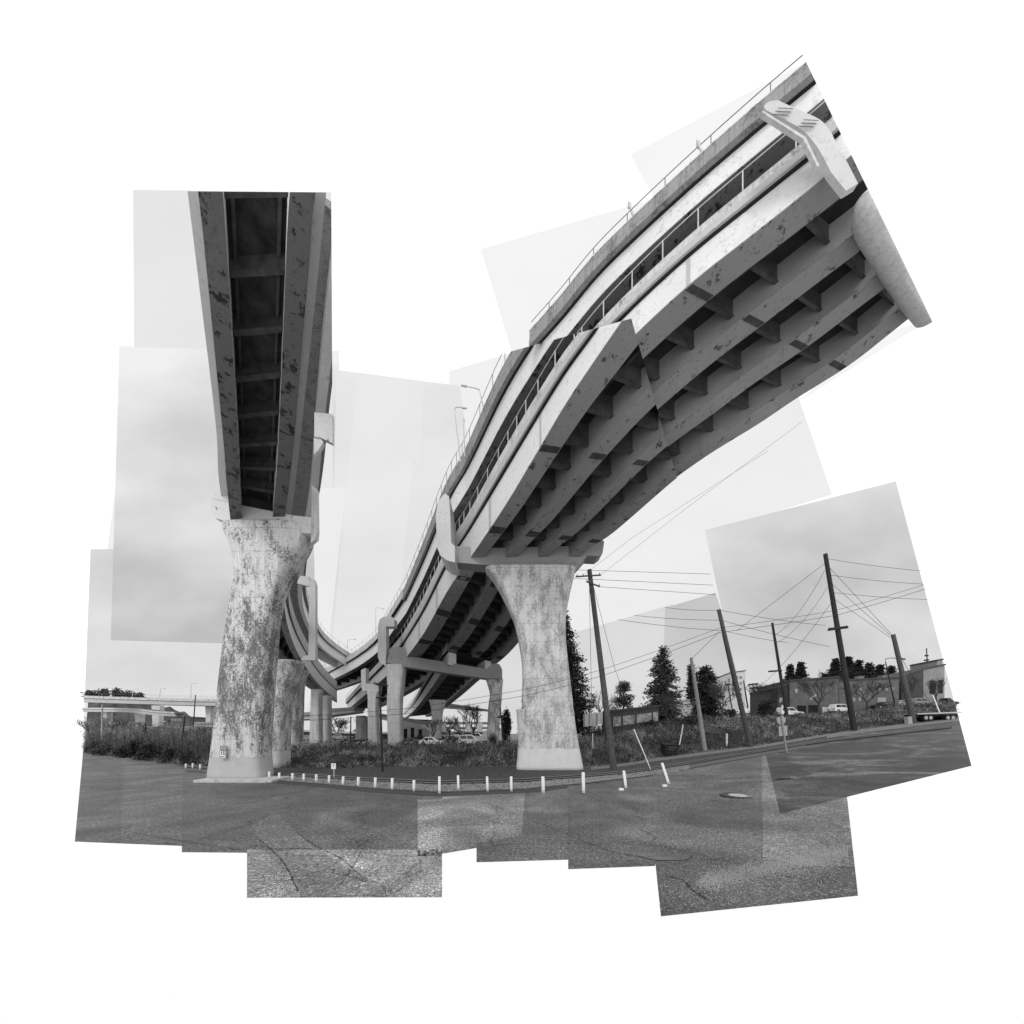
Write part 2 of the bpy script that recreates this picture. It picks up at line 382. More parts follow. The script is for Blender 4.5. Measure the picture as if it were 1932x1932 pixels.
# rails of the railway line
for off, nm, lb in ((0.0, 'near', 'long polished steel rail nearer the white bollards'), (.72, 'far', 'long steel rail on the grass side of the track')):
    mf = MB(); ms = MB()
    pts = [ground(px, railY(px) + off) for px in range(355, 1800, 12)]
    mf.tube([p + Vector((0, 0, .05)) for p in pts], .05, 4); ms.tube([p + Vector((0, 0, .115)) for p in pts], .014, 4)
    r = empty('railway_rail', pts[40], lb, 'rail', 'rails of the railway track')
    mf.build('rail_foot', 'rail_black', r, cuts=[RIGHT_EDGE]); ms.build('rail_head', 'rail_top', r, cuts=[RIGHT_EDGE])  # rail foot is a near-black band below the head
# manhole
c = pix_ground(1393, 1501)
h = empty('manhole', c, 'round pale iron manhole cover set in a dark ring of asphalt', 'manhole cover')
m = MB(); m.tube([c + Vector((0, 0, .0)), c + Vector((0, 0, .012))], .62, 28); m.build('asphalt_ring', 'road_dark', h)
m = MB(); m.tube([c + Vector((0, 0, .01)), c + Vector((0, 0, .018))], .33, 24); m.build('cover', 'iron_pale', h)
# puddles on the lot
for (px, py, rx, ry, lb) in ((1258, 1618, 1.0, .22, 'shallow bright puddle at the ragged asphalt edge in the foreground'), (1493, 1469, 1.2, .22, 'thin puddle in the dark gravel left of the wide road')):
    c = pix_ground(px, py, .012); m = MB(); m.sheet = True
    m.face([c + Vector((rx * math.cos(t) * (1 + .2 * math.sin(3 * t)) * .5, ry * math.sin(t) * (1 + .25 * math.cos(2 * t)), 0)) for t in [i * math.pi / 12 for i in range(24)]])
    tag(m.build('water', 'puddle', origin=c), kind='structure')

asphalt('asphalt_patch', .2, .6); asphalt('asphalt_mid', .14, .6); simple('crack_dark', .035, .3, 20)
def ground_poly(name, pts, off, mat):
    out = []; rr = random.Random(len(pts))
    for i in range(len(pts)):
        a, b = pts[i], pts[(i + 1) % len(pts)]
        for k in range(5):
            t = k / 5; j = 2.2 if k else 0; out.append(pix_ground(a[0] + (b[0] - a[0]) * t + rr.uniform(-j, j), a[1] + (b[1] - a[1]) * t + rr.uniform(-j, j) * .6, off))
    m = MB(); m.sheet = True; m.face(out); return tag(m.build(name, mat), kind='structure')
ground_poly('asphalt', [(520, 1532), (543, 1552), (579, 1590), (600, 1602), (500, 1602), (489, 1584), (474, 1558)], .009, 'asphalt_mid')
ground_poly('asphalt', [(500, 1604), (606, 1604), (617, 1611), (655, 1635), (700, 1667), (732, 1692), (569, 1692), (563, 1684), (547, 1648), (511, 1620)], .010, 'asphalt_patch')
def crack(pts, wd):
    m = MB(); m.sheet = True; rr = random.Random(int(pts[0][0])); P = []
    for i in range(len(pts) - 1):
        for k in range(10):
            t = k / 10; P.append(pix_ground(pts[i][0] + (pts[i + 1][0] - pts[i][0]) * t + rr.uniform(-1.3, 1.3), pts[i][1] + (pts[i + 1][1] - pts[i][1]) * t + rr.uniform(-.8, .8), .013))
    for i in range(len(P) - 1):
        d_ = (P[i + 1] - P[i]); d_.z = 0; n_ = Vector((-d_.y, d_.x, 0)).normalized(); w0 = wd * rr.uniform(.15, .75); m.face([P[i] - n_ * w0, P[i + 1] - n_ * w0, P[i + 1] + n_ * w0, P[i] + n_ * w0])
    tag(m.build('crack', 'crack_dark'), kind='structure')
crack([(707, 1569), (690, 1590), (672, 1625), (650, 1660), (624, 1690)], .012)
crack([(1005, 1548), (1069, 1574), (1149, 1606), (1197, 1617), (1262, 1616)], .014)
crack([(232, 1562), (330, 1540), (420, 1522)], .014)
crack([(236, 1570), (360, 1590), (470, 1606)], .012)
crack([(490, 1585), (511, 1603), (530, 1622), (547, 1648), (563, 1686)], .02)
crack([(560, 1572), (600, 1600), (640, 1618), (700, 1668)], .016)
crack([(840, 1557), (930, 1556), (1000, 1552), (1100, 1532), (1240, 1518)], .01)
crack([(1256, 1652), (1290, 1662), (1312, 1685), (1340, 1700)], .03)
crack([(1570, 1545), (1500, 1535), (1437, 1533)], .012)
crack([(1216, 1520), (1262, 1540), (1440, 1525)], .01)
m = MB(); rr = random.Random(3)
for _ in range(6500):
    t = rr.random(); px = 1325 + 290 * t + rr.gauss(0, 10); py = 1665 - 62 * t + rr.gauss(0, 9)
    if px > 1600 or py > 1690: continue
    p = pix_ground(px, py, .012); q = rr.uniform(.003, .008)
    m.hexa([p + Vector(v) * q for v in ((-1, -1, -1), (1, -.8, -1), (.9, 1, -1), (-1, .7, -1), (-.6, -.6, 1), (.6, -.5, 1), (.5, .6, 1), (-.5, .5, .8))])
tag(m.build('gravel', 'stucco_pale'), kind='stuff')
m = MB(); rr = random.Random(8)
for _ in range(5000):
    px = rr.uniform(470, 1610) if rr.random() < .7 else rr.uniform(640, 834); py = rr.uniform(1560, 1722)
    if (px < 834 and py > 1692) or (834 < px < 899 and py > 1600) or (899 < px < 1072 and py > 1620) or (1072 < px < 1240 and py > 1630) or (px > 1240 and py > 1722 - (px - 1247) * .107): continue
    p = pix_ground(px, py, .008); q = rr.uniform(.002, .006)
    m.hexa([p + Vector(v) * q for v in ((-1, -1, -1), (1, -.8, -1), (.9, 1, -1), (-1, .7, -1), (-.6, -.6, 1), (.6, -.5, 1), (.5, .6, 1), (-.5, .5, .8))])
tag(m.build('gravel', 'iron_pale'), kind='stuff')
# ---------------------------------------------------------------- viaduct decks
def catmull(a, b, c, d, t):
    return .5 * ((2 * b) + (-a + c) * t + (2 * a - 5 * b + 4 * c - d) * t * t + (-a + 3 * b - 3 * c + d) * t ** 3)
class Deck:
    def __init__(s, st): s.st = st; s.n = len(st) - 1
    @staticmethod
    def img(rows):   # (Lpx,Lpy,Rpx,Rpy,h,T)
        o = []
        for a, b, c, d, h, T in rows:
            YL = h * F / (HY - b); YR = h * F / (HY - d)
            o.append(((a - CX) / F * YL, YL, (c - CX) / F * YR, YR, h, T))
        return Deck(o)
    @staticmethod
    def side(rows, width, side):  # (px,py,h,T) on one edge, other edge offset
        P = [Vector(((a - CX) / F * (h * F / (HY - b)), h * F / (HY - b), 0)) for a, b, h, T in rows]; o = []
        for i, p in enumerate(P):
            t = (P[min(i + 1, len(P) - 1)] - P[max(0, i - 1)]).normalized(); nrm = Vector((t.y, -t.x, 0))  # right of travel
            q = p + nrm * width * side
            L, R = (p, q) if side > 0 else (q, p)
            o.append((L.x, L.y, R.x, R.y, rows[i][2], rows[i][3]))
        return Deck(o)
    def at(s, x):
        x = min(max(x, 0), s.n); i = min(int(x), s.n - 1); t = x - i; st = s.st
        g = lambda k: st[min(max(k, 0), s.n)]
        return [catmull(g(i - 1)[k], g(i)[k], g(i + 1)[k], g(i + 2)[k], t) for k in range(6)]
    def p(s, x, u, v):
        a = s.at(x); L = Vector((a[0], a[1], 0)); R = Vector((a[2], a[3], 0)); W = (R - L).length; dr = (R - L) / W
        q = L + dr * (u[0] * W + u[1]); return Vector((q.x, q.y, CAMZ + a[4] + v[0] * a[5] + v[1]))
    def loft(s, m, s0, s1, u0, u1, v0, v1, seg=6):
        n = max(2, int((s1 - s0) * seg)); rings = []
        for i in range(n + 1):
            x = s0 + (s1 - s0) * i / n; rings.append([s.p(x, *q) for q in ((u0, v0), (u1, v0), (u1, v1), (u0, v1))])
        b = len(m.v)
        for r in rings: m.v += [tuple(q) for q in r]
        for i in range(n):
            for j in range(4):
                a = b + i * 4; m.f.append((a + j, a + (j + 1) % 4, a + 4 + (j + 1) % 4, a + 4 + j)); m.mi.append(m.cur)
        m.f.append((b, b + 1, b + 2, b + 3)); m.mi.append(m.cur); e = b + n * 4; m.f.append((e + 3, e + 2, e + 1, e)); m.mi.append(m.cur)
    def bar(s, m, x, dx, u0, u1, v0, v1):
        m.hexa([s.p(x - dx, u0, v0), s.p(x + dx, u0, v0), s.p(x + dx, u1, v0), s.p(x - dx, u1, v0), s.p(x - dx, u0, v1), s.p(x + dx, u0, v1), s.p(x + dx, u1, v1), s.p(x - dx, u1, v1)])
    def length_marks(s, s0, s1, step):
        out = []; x = s0; prev = s.p(x, (.5, 0), (0, 0)); acc = 0
        while x < s1:
            x += .01; q = s.p(x, (.5, 0), (0, 0)); acc += (q - prev).length; prev = q
            if acc >= step: out.append(x); acc = 0
        return out
def girder(D, root, s0, s1, ua, ub, v0, v1, webm, flm, cuts, both=True):
    """box girder: flange plate below, webs above; web is the part, flange its sub-part"""
    m = MB(); D.loft(m, s0, s1, ua, ub, (v0[0], v0[1] + .02), v1); g = m.build('girder', webm, root, cuts=cuts)
    m = MB(); D.loft(m, s0, s1, (ua[0], ua[1] - .015), (ub[0], ub[1] + .015), v0, (v0[0], v0[1] + .035)); m.build('bottom_flange', flm, g, cuts=cuts)
    return g
def railing(D, root, s0, s1, u, v, hgt, step, cuts, mat='rail_steel', r=.02):
    m = MB()
    n = max(4, int((s1 - s0) * 8)); xs = [s0 + (s1 - s0) * i / n for i in range(n + 1)]
    for hh in (hgt, hgt * .12): m.tube([D.p(x, u, (v[0], v[1] + hh)) for x in xs], r, 4)
    for x in D.length_marks(s0, s1, step): m.tube([D.p(x, u, v), D.p(x, u, (v[0], v[1] + hgt))], r * 1.1, 4)
    return m.build('railing', mat, root, cuts=cuts)

# ---- big double-deck viaduct on the right
B = Deck.img([
 (752, 1257, 907, 1274, 6.65, 6.4), (765, 1243, 919, 1266, 7.0, 6.6), (800, 1195, 960, 1232, 8.0, 7.0), (845, 1115, 1015, 1165, 9.6, 7.0), (885, 1057, 1085, 1060, 10.9, 7.0),
 (949, 962, 1159, 1003, 11.6, 6.9), (1007, 866, 1276, 902, 12.4, 6.0), (1065, 768, 1350, 848, 13.1, 4.9), (1121, 684, 1425, 800, 13.7, 4.0), (1177, 603, 1500, 750, 14.2, 3.7), (1240, 516, 1570, 706, 14.7, 3.6)])
Bn = Deck.img([(1010, 850, 1235, 930, 12.5, 5.2), (1065, 786, 1330, 862, 13.1, 4.8), (1130, 706, 1430, 800, 13.8, 4.4), (1204, 628, 1500, 753, 14.4, 4.0),
 (1308, 533, 1600, 690, 15.0, 3.7), (1430, 437, 1680, 628, 15.5, 3.6), (1568, 327, 1746, 575, 16.0, 3.4), (1720, 200, 1850, 490, 16.3, 3.2)])
BC = [iplane((1532, 140), (1752, 592), (1100, 800))]
o = B.p(4, (.4, 0), (0, 0)); o.z = 0
root = empty('viaduct', o, 'huge double-deck viaduct soaring overhead to the upper right', 'viaduct', 'double-deck highway viaducts')
GU = [(0, .12), (.32, .42), (.62, .71), (.90, 1)]
def deck_pair(B, e0, e1, u0_, BC, near=0):
    for i, (a0, a1) in enumerate(GU):
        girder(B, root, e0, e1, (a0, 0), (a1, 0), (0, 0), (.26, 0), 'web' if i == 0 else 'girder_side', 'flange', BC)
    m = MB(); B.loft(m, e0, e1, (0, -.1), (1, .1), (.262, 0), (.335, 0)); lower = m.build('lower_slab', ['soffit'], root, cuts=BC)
    for u0, u1 in (((0, -.2), (0, -.02)), ((1, .02), (1, .2))):
        m = MB(); B.loft(m, e0, e1, u0, u1, (.275, 0), (.335, 0)); m.build('slab_edge', 'web_grey', root, cuts=BC)
        m = MB(); B.loft(m, e0, e1, (u0[0], u0[1] + .01), (u0[0], u1[1] - .01), (.337, 0), (.40, 0)); m.build('parapet', 'parapet', root, cuts=BC)
    railing(B, root, e0, e1, (0, -.1), (.40, 0), .75, 1.1, BC, 'rail_light', .022)
    k = 0
    for i in range(3):
        for x in B.length_marks(e0 + .15, e1 - .1, 1.35):
            m = MB(); ua, ub = (GU[i][1], 0), (GU[i + 1][0], 0)
            B.bar(m, x, .012, ua, ub, (.10, 0), (.262, 0)); B.bar(m, x, .035, ua, ub, (.088, 0), (.10, 0))
            k += 1; m.build('cross_beam', 'frame_steel', root, cuts=BC)
    for i in range(3):      # stringer pipe along each bay
        m = MB(); um = (GU[i][1] + GU[i + 1][0]) / 2; B.loft(m, e0, e1, (um, -.05), (um, .05), (.215, 0), (.235, 0)); m.build('stringer', 'frame_steel', root, cuts=BC)
    for x in B.length_marks(e0 + .9, e1 - .4, 5.5):   # bolted splices
        for uu, vv0, vv1 in (((0, -.02), (.01, 0), (.255, 0)),):
            m = MB(); B.bar(m, x, .03, uu, (0, 0.0), vv0, vv1); m.build('splice_plate', 'web_grey', root, cuts=BC)
        for a0, a1 in GU:
            m = MB(); B.bar(m, x, .06, (a0, .03), (a1, -.03), (0, -.02), (0, .0)); m.build('splice_plate', 'frame_steel', root, cuts=BC)
    # upper level
    girder(B, root, u0_, e1, (0, 0), (.13, 0), (.67, 0), (.865, 0), 'web', 'flange_dark', BC)
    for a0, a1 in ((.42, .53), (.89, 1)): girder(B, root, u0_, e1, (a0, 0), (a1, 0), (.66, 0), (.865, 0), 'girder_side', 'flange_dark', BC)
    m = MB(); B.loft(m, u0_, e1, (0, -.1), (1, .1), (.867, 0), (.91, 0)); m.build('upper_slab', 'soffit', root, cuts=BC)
    m = MB(); B.loft(m, u0_, e1, (0, -.32), (0, -.04), (.875, 0), (.925, 0)); m.build('slab_edge', 'parapet_dark', root, cuts=BC)
    m = MB(); B.loft(m, u0_, e1, (0, -.30), (0, -.12), (.926, 0), (1, 0)); m.build('parapet', 'parapet_dark', root, cuts=BC)
    m = MB(); B.loft(m, u0_, e1, (0, -.32), (0, -.09), (1.001, 0), (1.012, 0)); m.build('coping', 'parapet', root, cuts=BC)
    railing(B, root, u0_, e1, (0, -.2), (1.012, 0), (.95 if near == 0 else .42), 1.35, BC, 'rail_steel', .016)
SEAM_T, SEAM_R = ((975, 660), (1191, 601)), ((1191, 601), (1279, 908))
deck_pair(B, 0, 10, 1, BC + [iplane(*SEAM_T, (1000, 900)), iplane(*SEAM_R, (1000, 900))])
deck_pair(Bn, 0, 7, 0, BC + [iplane(*SEAM_T, (1100, 400))], 1)
deck_pair(Bn, 0, 7, 0, BC + [iplane(*SEAM_T, (1400, 900)), iplane(*SEAM_R, (1500, 700))], 1)
def pier(rows, Y, half, mat, label, mat2=None, name='bridge_pier', n=36, power=5.0, capm=None):
    """rows of (py, left px, right px); lofted flared column with rounded corners"""
    rings = []
    for py, a, b in rows:
        z = CAMZ + (HY - py) / F * Y; x0, x1 = (a - CX) / F * (Y + half * .45), (b - CX) / F * (Y + half * .45); rings.append((z, x0, x1))
    zb = min(r[0] for r in rings)
    gx = (rings[-1][1] + rings[-1][2]) / 2; gz = terr(gx, Y + half)
    m = MB(); fine = []
    for i in range(len(rings) - 1):
        for t in (0, .25, .5, .75):
            g = lambda k: rings[min(max(k, 0), len(rings) - 1)]
            fine.append([catmull(g(i - 1)[j], g(i)[j], g(i + 1)[j], g(i + 2)[j], t) for j in range(3)])
    fine.append(list(rings[-1]))
    if fine[-1][0] > gz: fine[-1][0] = gz - .05
    nn = len(fine)
    wmin = min(r[2] - r[1] for r in rings)
    for z, x0, x1 in fine:
        hw = (x1 - x0) / 2; cx = (x0 + x1) / 2; hd = half * (1 + .25 * (2 * hw / wmin - 1) * .5)
        for j in range(n):
            t = 2 * math.pi * j / n; c_, s_ = math.cos(t), math.sin(t)
            m.v.append((cx + hw * math.copysign(abs(c_) ** (2 / power), c_), Y + half + hd * math.copysign(abs(s_) ** (2 / power), s_), z))
    for i in range(nn - 1):
        for j in range(n): m.f.append((i * n + j, i * n + (j + 1) % n, (i + 1) * n + (j + 1) % n, (i + 1) * n + j)); m.mi.append(0)
    m.f.append(tuple(range(n))); m.mi.append(0); m.f.append(tuple((nn - 1) * n + j for j in range(n))); m.mi.append(0)
    o = m.build(name, mat, origin=(gx, Y + half, gz)); 
    for p in o.data.polygons: p.use_smooth = len(p.vertices) == 4
    return tag(o, label, 'bridge pier', 'concrete piers of the viaducts')
pier([(1066, 915, 1087), (1084, 930, 1083), (1114, 947, 1076), (1146, 962, 1070), (1170, 971, 1068), (1210, 980, 1069), (1258, 986, 1074), (1318, 985, 1081), (1335, 988, 1082), (1337.5, 975, 1083), (1345, 975, 1084), (1378, 977, 1088), (1418, 977, 1095), (1453, 974, 1102)],
     23.2, 1.0, 'pier_light', 'broad pale flared pier with a painted base, under the soaring viaduct')
pier([(982, 420, 566), (992, 421, 574), (1006, 427, 575), (1027, 435, 566), (1054, 441, 549), (1083, 441, 532), (1119, 437, 519), (1162, 429, 510), (1210, 422, 506), (1306, 411, 498), (1340, 408, 496), (1390, 402, 493), (1430, 397, 493), (1470, 391, 496)],
     18.6, .75, 'pier_dark', 'heavily stained flared pier carrying two speed signs, standing on a kerbed plinth')
pier([(1244, 492, 561), (1258, 492, 557), (1280, 492, 549), (1310, 492, 541), (1380, 488, 533), (1452, 485, 533)], 24.3, .8, 'pier_mid', 'speckled flared pier directly behind the stained speed-sign pier')
pier([(1262, 548, 572), (1290, 540, 563), (1340, 540, 561), (1421, 536, 559)], 30.5, .8, 'pier_mid', 'narrow mottled pier half hidden behind the speckled one, on the bank')
# steel pier frames of the right viaduct
def plate(root, name, pts, Y, depth, mat, cuts=()):
    m = MB(); m.prism([at(x, y, Y) for x, y in pts], (0, depth, 0)); return m.build(name, mat, root, cuts=cuts)
o = Vector((at(1000, 1060, 23.2).x, 24.2, 13.5))
fr = sub('pier_frame', o, root)
plate(fr, 'upright', [(839, 931), (827, 945), (822, 972), (825, 1034), (831, 1048), (843, 1057), (858, 1061), (858, 1030), (851, 1024), (849, 962), (847, 936)], 22.9, 2.1, 'bracket')
plate(fr, 'cap_beam', [(858.5, 1030), (858.5, 1061), (919, 1066), (1085, 1074), (1108, 1048), (1128, 1049), (1137, 1043), (1140, 1022), (1128, 1010), (1085, 1030), (920, 1034)], 23.75, 1.2, 'bracket_grey')  # cap under the girders: its shade is put into a darker grey
# second frame with two columns, farther along
YP = 36.5
fr = sub('pier_frame', at(840, 1270, YP), root)
plate(fr, 'upright', [(722, 1164), (716, 1169), (713, 1182), (713, 1240), (717, 1250), (727, 1256), (729, 1226), (728, 1182), (744, 1182), (744, 1168), (738, 1163)], YP, .9, 'bracket')
plate(fr, 'cap_beam', [(738, 1221), (729.2, 1250), (764, 1258), (917, 1280), (947, 1280), (947, 1262), (942, 1253), (930, 1252), (917, 1262), (773, 1238), (758, 1221)], YP + .1, 1.5, 'bracket_grey')
pier([(1253, 727, 764), (1270, 729, 762), (1297, 731, 759), (1330, 730, 756), (1400, 732, 757), (1425, 732, 757)], 36.6, .7, 'concrete_pale', 'slim pale column left of the pair carrying the tapering cross beam')
pier([(1280, 916, 949), (1290, 919, 948), (1310, 924, 947), (1335, 921, 945), (1398, 918, 940)], 37, .7, 'pier_mid', 'slim stained column right of the pair, in front of the small house')
# near bracket and cap at the cut end of the viaduct
nf = sub('pier_frame', at(1560, 270, 10.6), root)
plate(nf, 'upright', [(1446, 208), (1441, 201), (1445, 195), (1453, 191), (1468, 189), (1487, 198), (1512, 209), (1535, 219), (1546, 225), (1556, 233), (1564, 242), (1571, 255), (1578, 272), (1597, 303), (1619, 346), (1596, 360), (1568, 325), (1554, 298), (1544, 280), (1532, 264), (1520, 250), (1506, 239), (1478, 224)], 10.35, .16, 'bracket', BC)
m = MB()
for j in range(13):
    for r_ in range(2):
        cx, cy = (1463 + r_ * 48 + j * 2.2, 204 + r_ * 22 - j * .9 + j * 1.0)
        for q in range(3): m.tube([at(cx - q * 5 + 6, cy + q * 6, 10.29), at(cx - q * 5 + 6, cy + q * 6, 10.31)], .012, 5)
m.build('rivets', 'frame_steel', nf, cuts=BC)
plate(nf, 'drain_pipe', [(1437, 211), (1440, 209), (1520, 258), (1546, 312), (1542, 314), (1516, 262)], 10.15, .1, 'rail_light', BC)
m = MB(); p0, p1 = at(1608, 376, 11.2), at(1764, 612, 14.0); p1.z = p0.z - .1; 
ax = (p1 - p0).normalized(); pts = [p0 - ax * .0, p0 + ax * .1, p0 + ax * .25, p0 + ax * .5, p0 + ax * .9, p1 - ax * .2, p1]
p0z = [at(1615 + (1758 - 1615) * t, 378 + (600 - 378) * t, 11.0 + 3.0 * t) for t in (0, .03, .08, .16, .3, .5, .75, .93)]
m.tube([q + Vector((.22, 0, 0)) for q in p0z], [.14, .34, .44, .5, .52, .54, .55, .5], 28)
m.build('pier_cap', 'cap_concrete', root, cuts=BC, smooth=True)

# ---- upper roadway continuing beyond the second frame
B2 = Deck.side([(800, 1105, 12.4, 2.6), (765, 1159, 11.7, 2.5), (740, 1193, 11.2, 2.4), (714, 1229, 10.4, 2.3), (675, 1258, 9.3, 2.3), (624, 1284, 8.0, 2.2), (585, 1299, 7.0, 2.2)], 5.0, 1)
def plain_deck(D, name, label, cat, s0, s1, cuts=(), web='web', xbeams=2.2, face=-1, rail=True, gir=((0, .16), (.84, 1)), vw=.62, group='curving highway ramps', flm='flange_dark', over=.3, root=None, slabm='soffit'):
    o = D.p((s0 + s1) / 2, (.5, 0), (0, 0)); o.z = 0
    r = root or empty(name, o, label, cat, group)
    for a0, a1 in gir: girder(D, r, s0, s1, (a0, 0), (a1, 0), (0, 0), (vw, 0), web, flm, cuts)
    m = MB(); D.loft(m, s0, s1, (0, -over), (1, over), (vw + .004, 0), (vw + .13, 0)); m.build('slab', slabm, r, cuts=cuts)
    for uo in ((0, -over - .02), (1, over - .16)):
        m = MB(); D.loft(m, s0, s1, uo, (uo[0], uo[1] + .18), (vw + .03, 0), (1, 0)); m.build('parapet', 'parapet', r, cuts=cuts)
        if rail: railing(D, r, s0, s1, (uo[0], uo[1] + .09), (1, 0), .75, 1.3, cuts, 'rail_steel', .014)
    if xbeams:
        for x in D.length_marks(s0 + .02, s1, xbeams)[:60]:
            m = MB(); D.bar(m, x, .02, (gir[0][1], 0), (gir[-1][0], 0), (vw * .35, 0), (vw, 0)); m.build('cross_beam', 'frame_steel', r, cuts=cuts)
    return r
plain_deck(B2, 'ramp', 'upper curved ramp sweeping left from the steel frame, topped by a thin railing', 'ramp', 1.0, 6, gir=((0, .15), (.85, 1)))
# lower roadway continuing down beyond the second frame
B3 = Deck.img([(790, 1215, 880, 1240, 7.6, 2.4), (760, 1247, 845, 1266, 6.9, 2.4), (728, 1277, 805, 1290, 6.0, 2.3), (700, 1301, 770, 1310, 5.2, 2.2), (674, 1324, 735, 1328, 4.4, 2.1), (655, 1340, 700, 1342, 3.6, 2.0)])
r3 = plain_deck(B3, 'ramp', 'lower ramp descending behind the slim white column towards the left', 'ramp', 1.0, 5)
# ramp C under the frame to the lower left, and its piers
C_ = Deck.img([(860, 1240, 945, 1262, 6.5, 2.0), (835, 1268, 911, 1278, 5.9, 2.0), (807, 1308, 872, 1311, 4.5, 1.9), (780, 1342, 838, 1337, 3.2, 1.8), (762, 1356, 812, 1352, 2.6, 1.6)])
plain_deck(C_, 'ramp', 'steel-girder ramp beneath the tapering cross beam, running down to the left', 'ramp', .6, 4)
pier([(1320, 809, 840), (1335, 813, 836), (1350, 814, 833), (1411, 814, 830)], 44, .7, 'concrete_pale', 'pale column with a flared head under the girder ramp')
# left ramp system
A = Deck.img([(345, 200, 640, 200, 12.8, 2.0), (375, 362, 594, 362, 12.3, 2.1), (405, 654, 570, 642, 11.6, 2.2), (426, 873, 551, 864, 11.0, 2.3), (435, 977, 535, 997, 10.6, 2.3),
 (452, 1085, 531, 1085, 9.5, 2.3), (478, 1172, 538, 1156, 8.4, 2.3), (512, 1232, 549, 1202, 7.3, 2.4), (548, 1272, 569, 1246, 6.2, 2.5), (590, 1303, 600, 1290, 5.2, 2.6), (628, 1322, 631, 1317, 4.4, 2.6), (668, 1344, 666, 1338, 3.2, 2.1), (700, 1356, 696, 1352, 2.4, 1.7)])
AC = [iplane((250, 360), (625, 363), (450, 700)), iplane((624, 360), (631, 922), (450, 700))]
o = A.p(4, (.5, 0), (0, 0)); o.z = 0
ra = empty('viaduct', o, 'dark-bellied single-lane viaduct passing straight overhead on the left, then curling down behind its pier', 'viaduct', 'double-deck highway viaducts')
for a0, a1 in ((0, .20), (.79, 1)): girder(A, ra, 0, 12, (a0, 0), (a1, 0), (0, 0), (.55, 0), 'web', 'flange_black', AC)
m = MB(); A.loft(m, 0, 12, (0, -.1), (1, .1), (.555, 0), (.66, 0)); m.build('slab', 'soffit_shaded', ra, cuts=AC)
for u0, u1 in (((0, -.42), (0, -.12)), ((1, .12), (1, .42))):
    m = MB(); A.loft(m, 0, 12, u0, u1, (.57, 0), (.67, 0)); m.build('slab_edge', 'web_grey', ra, cuts=AC)
    m = MB(); q = u0[1] if u0[0] == 0 else u1[1] - .16
    A.loft(m, 0, 12, (u0[0], q), (u0[0], q + .16), (.672, 0), (1, 0)); m.build('parapet', 'parapet', ra, cuts=AC)
    railing(A, ra, 4, 12, (u0[0], q + .08), (1, 0), .7, 1.3, AC, 'rail_steel', .014)
for x in A.length_marks(.3, 11, 1.55)[:60]:
    m = MB(); A.bar(m, x, .008, (.20, 0), (.79, 0), (.36, 0), (.555, 0)); A.bar(m, x, .022, (.20, 0), (.79, 0), (.34, 0), (.36, 0)); m.build('cross_beam', 'dark_steel', ra, cuts=AC)
for uu in (.27, .72):
    m = MB(); A.loft(m, 0, 11, (uu, -.05), (uu, .05), (.49, 0), (.55, 0)); m.build('stringer', 'dark_steel', ra, cuts=AC)
# upper deck of the left viaduct
A2 = Deck.side([(664, 420, 17.6, 2.2), (645, 540, 17.6, 2.2), (624, 690, 17.4, 2.2), (609, 820, 17.0, 2.2), (596, 950, 16.3, 2.2), (572, 1085, 15.2, 2.2), (573, 1150, 13.9, 2.2), (595, 1205, 12.4, 2.2), (618, 1231, 11.3, 2.1), (653, 1254, 10.0, 2.0), (690, 1272, 9.0, 2.0)], 3.2, -1)
A2C = [iplane((625, 360), (628, 922), (450, 700)), iplane((620, 363), (250, 360), (450, 700))]
ru = plain_deck(A2, 'ramp', 'upper ramp over the left viaduct, edge-on, curling into the valley', 'ramp', 4.2, 10, over=.3, xbeams=0, slabm='parapet_dark', gir=((0, .1), (.88, 1)), flm='web')
plain_deck(A2, 'ramp', '', 'ramp', .6, 4.2, cuts=[A2C[1], A2C[0]], over=.3, root=ru, xbeams=0, slabm='parapet_dark', gir=((0, .1), (.88, 1)), flm='web')
# frames on the left pier
fl = sub('pier_frame', at(500, 985, 18.8), ra)
plate(fl, 'cap_beam', [(401, 940), (397.5, 955), (399, 970), (405, 977), (422, 982), (574, 1006), (586, 1006), (587, 976), (551, 972), (440, 950), (433, 950)], 18.75, .8, 'bracket')
plate(fl, 'upright', [(416, 886), (406, 918), (401, 939.5), (432, 949.5), (430, 925), (421, 885)], 18.85, 1.0, 'bracket')
plate(fl, 'upright', [(588, 915), (597, 922), (598, 1004), (594, 1018), (586.5, 1024), (587.5, 976)], 18.9, .25, 'bracket')
fh = sub('pier_frame', at(610, 800, 16.0), ra)
plate(fh, 'cross_arm', [(593, 778), (627, 781), (627, 836), (606, 826), (593, 824)], 17.2, .2, 'bracket')
plate(fh, 'strut', [(592, 826), (605, 827), (610, 834), (600, 850), (592, 858)], 17.25, .2, 'bracket')
ft = sub('pier_frame', at(588, 1245, 30.4), ra)
plate(ft, 'upright', [(583, 1098), (586, 1092), (592, 1093), (595, 1102), (595, 1246), (568, 1246), (572, 1238), (582, 1236)], 30.4, .35, 'bracket')
plate(ft, 'cross_arm', [(561, 1097), (567, 1086), (582.8, 1088), (582.8, 1106), (561, 1101)], 30.5, .35, 'bracket')
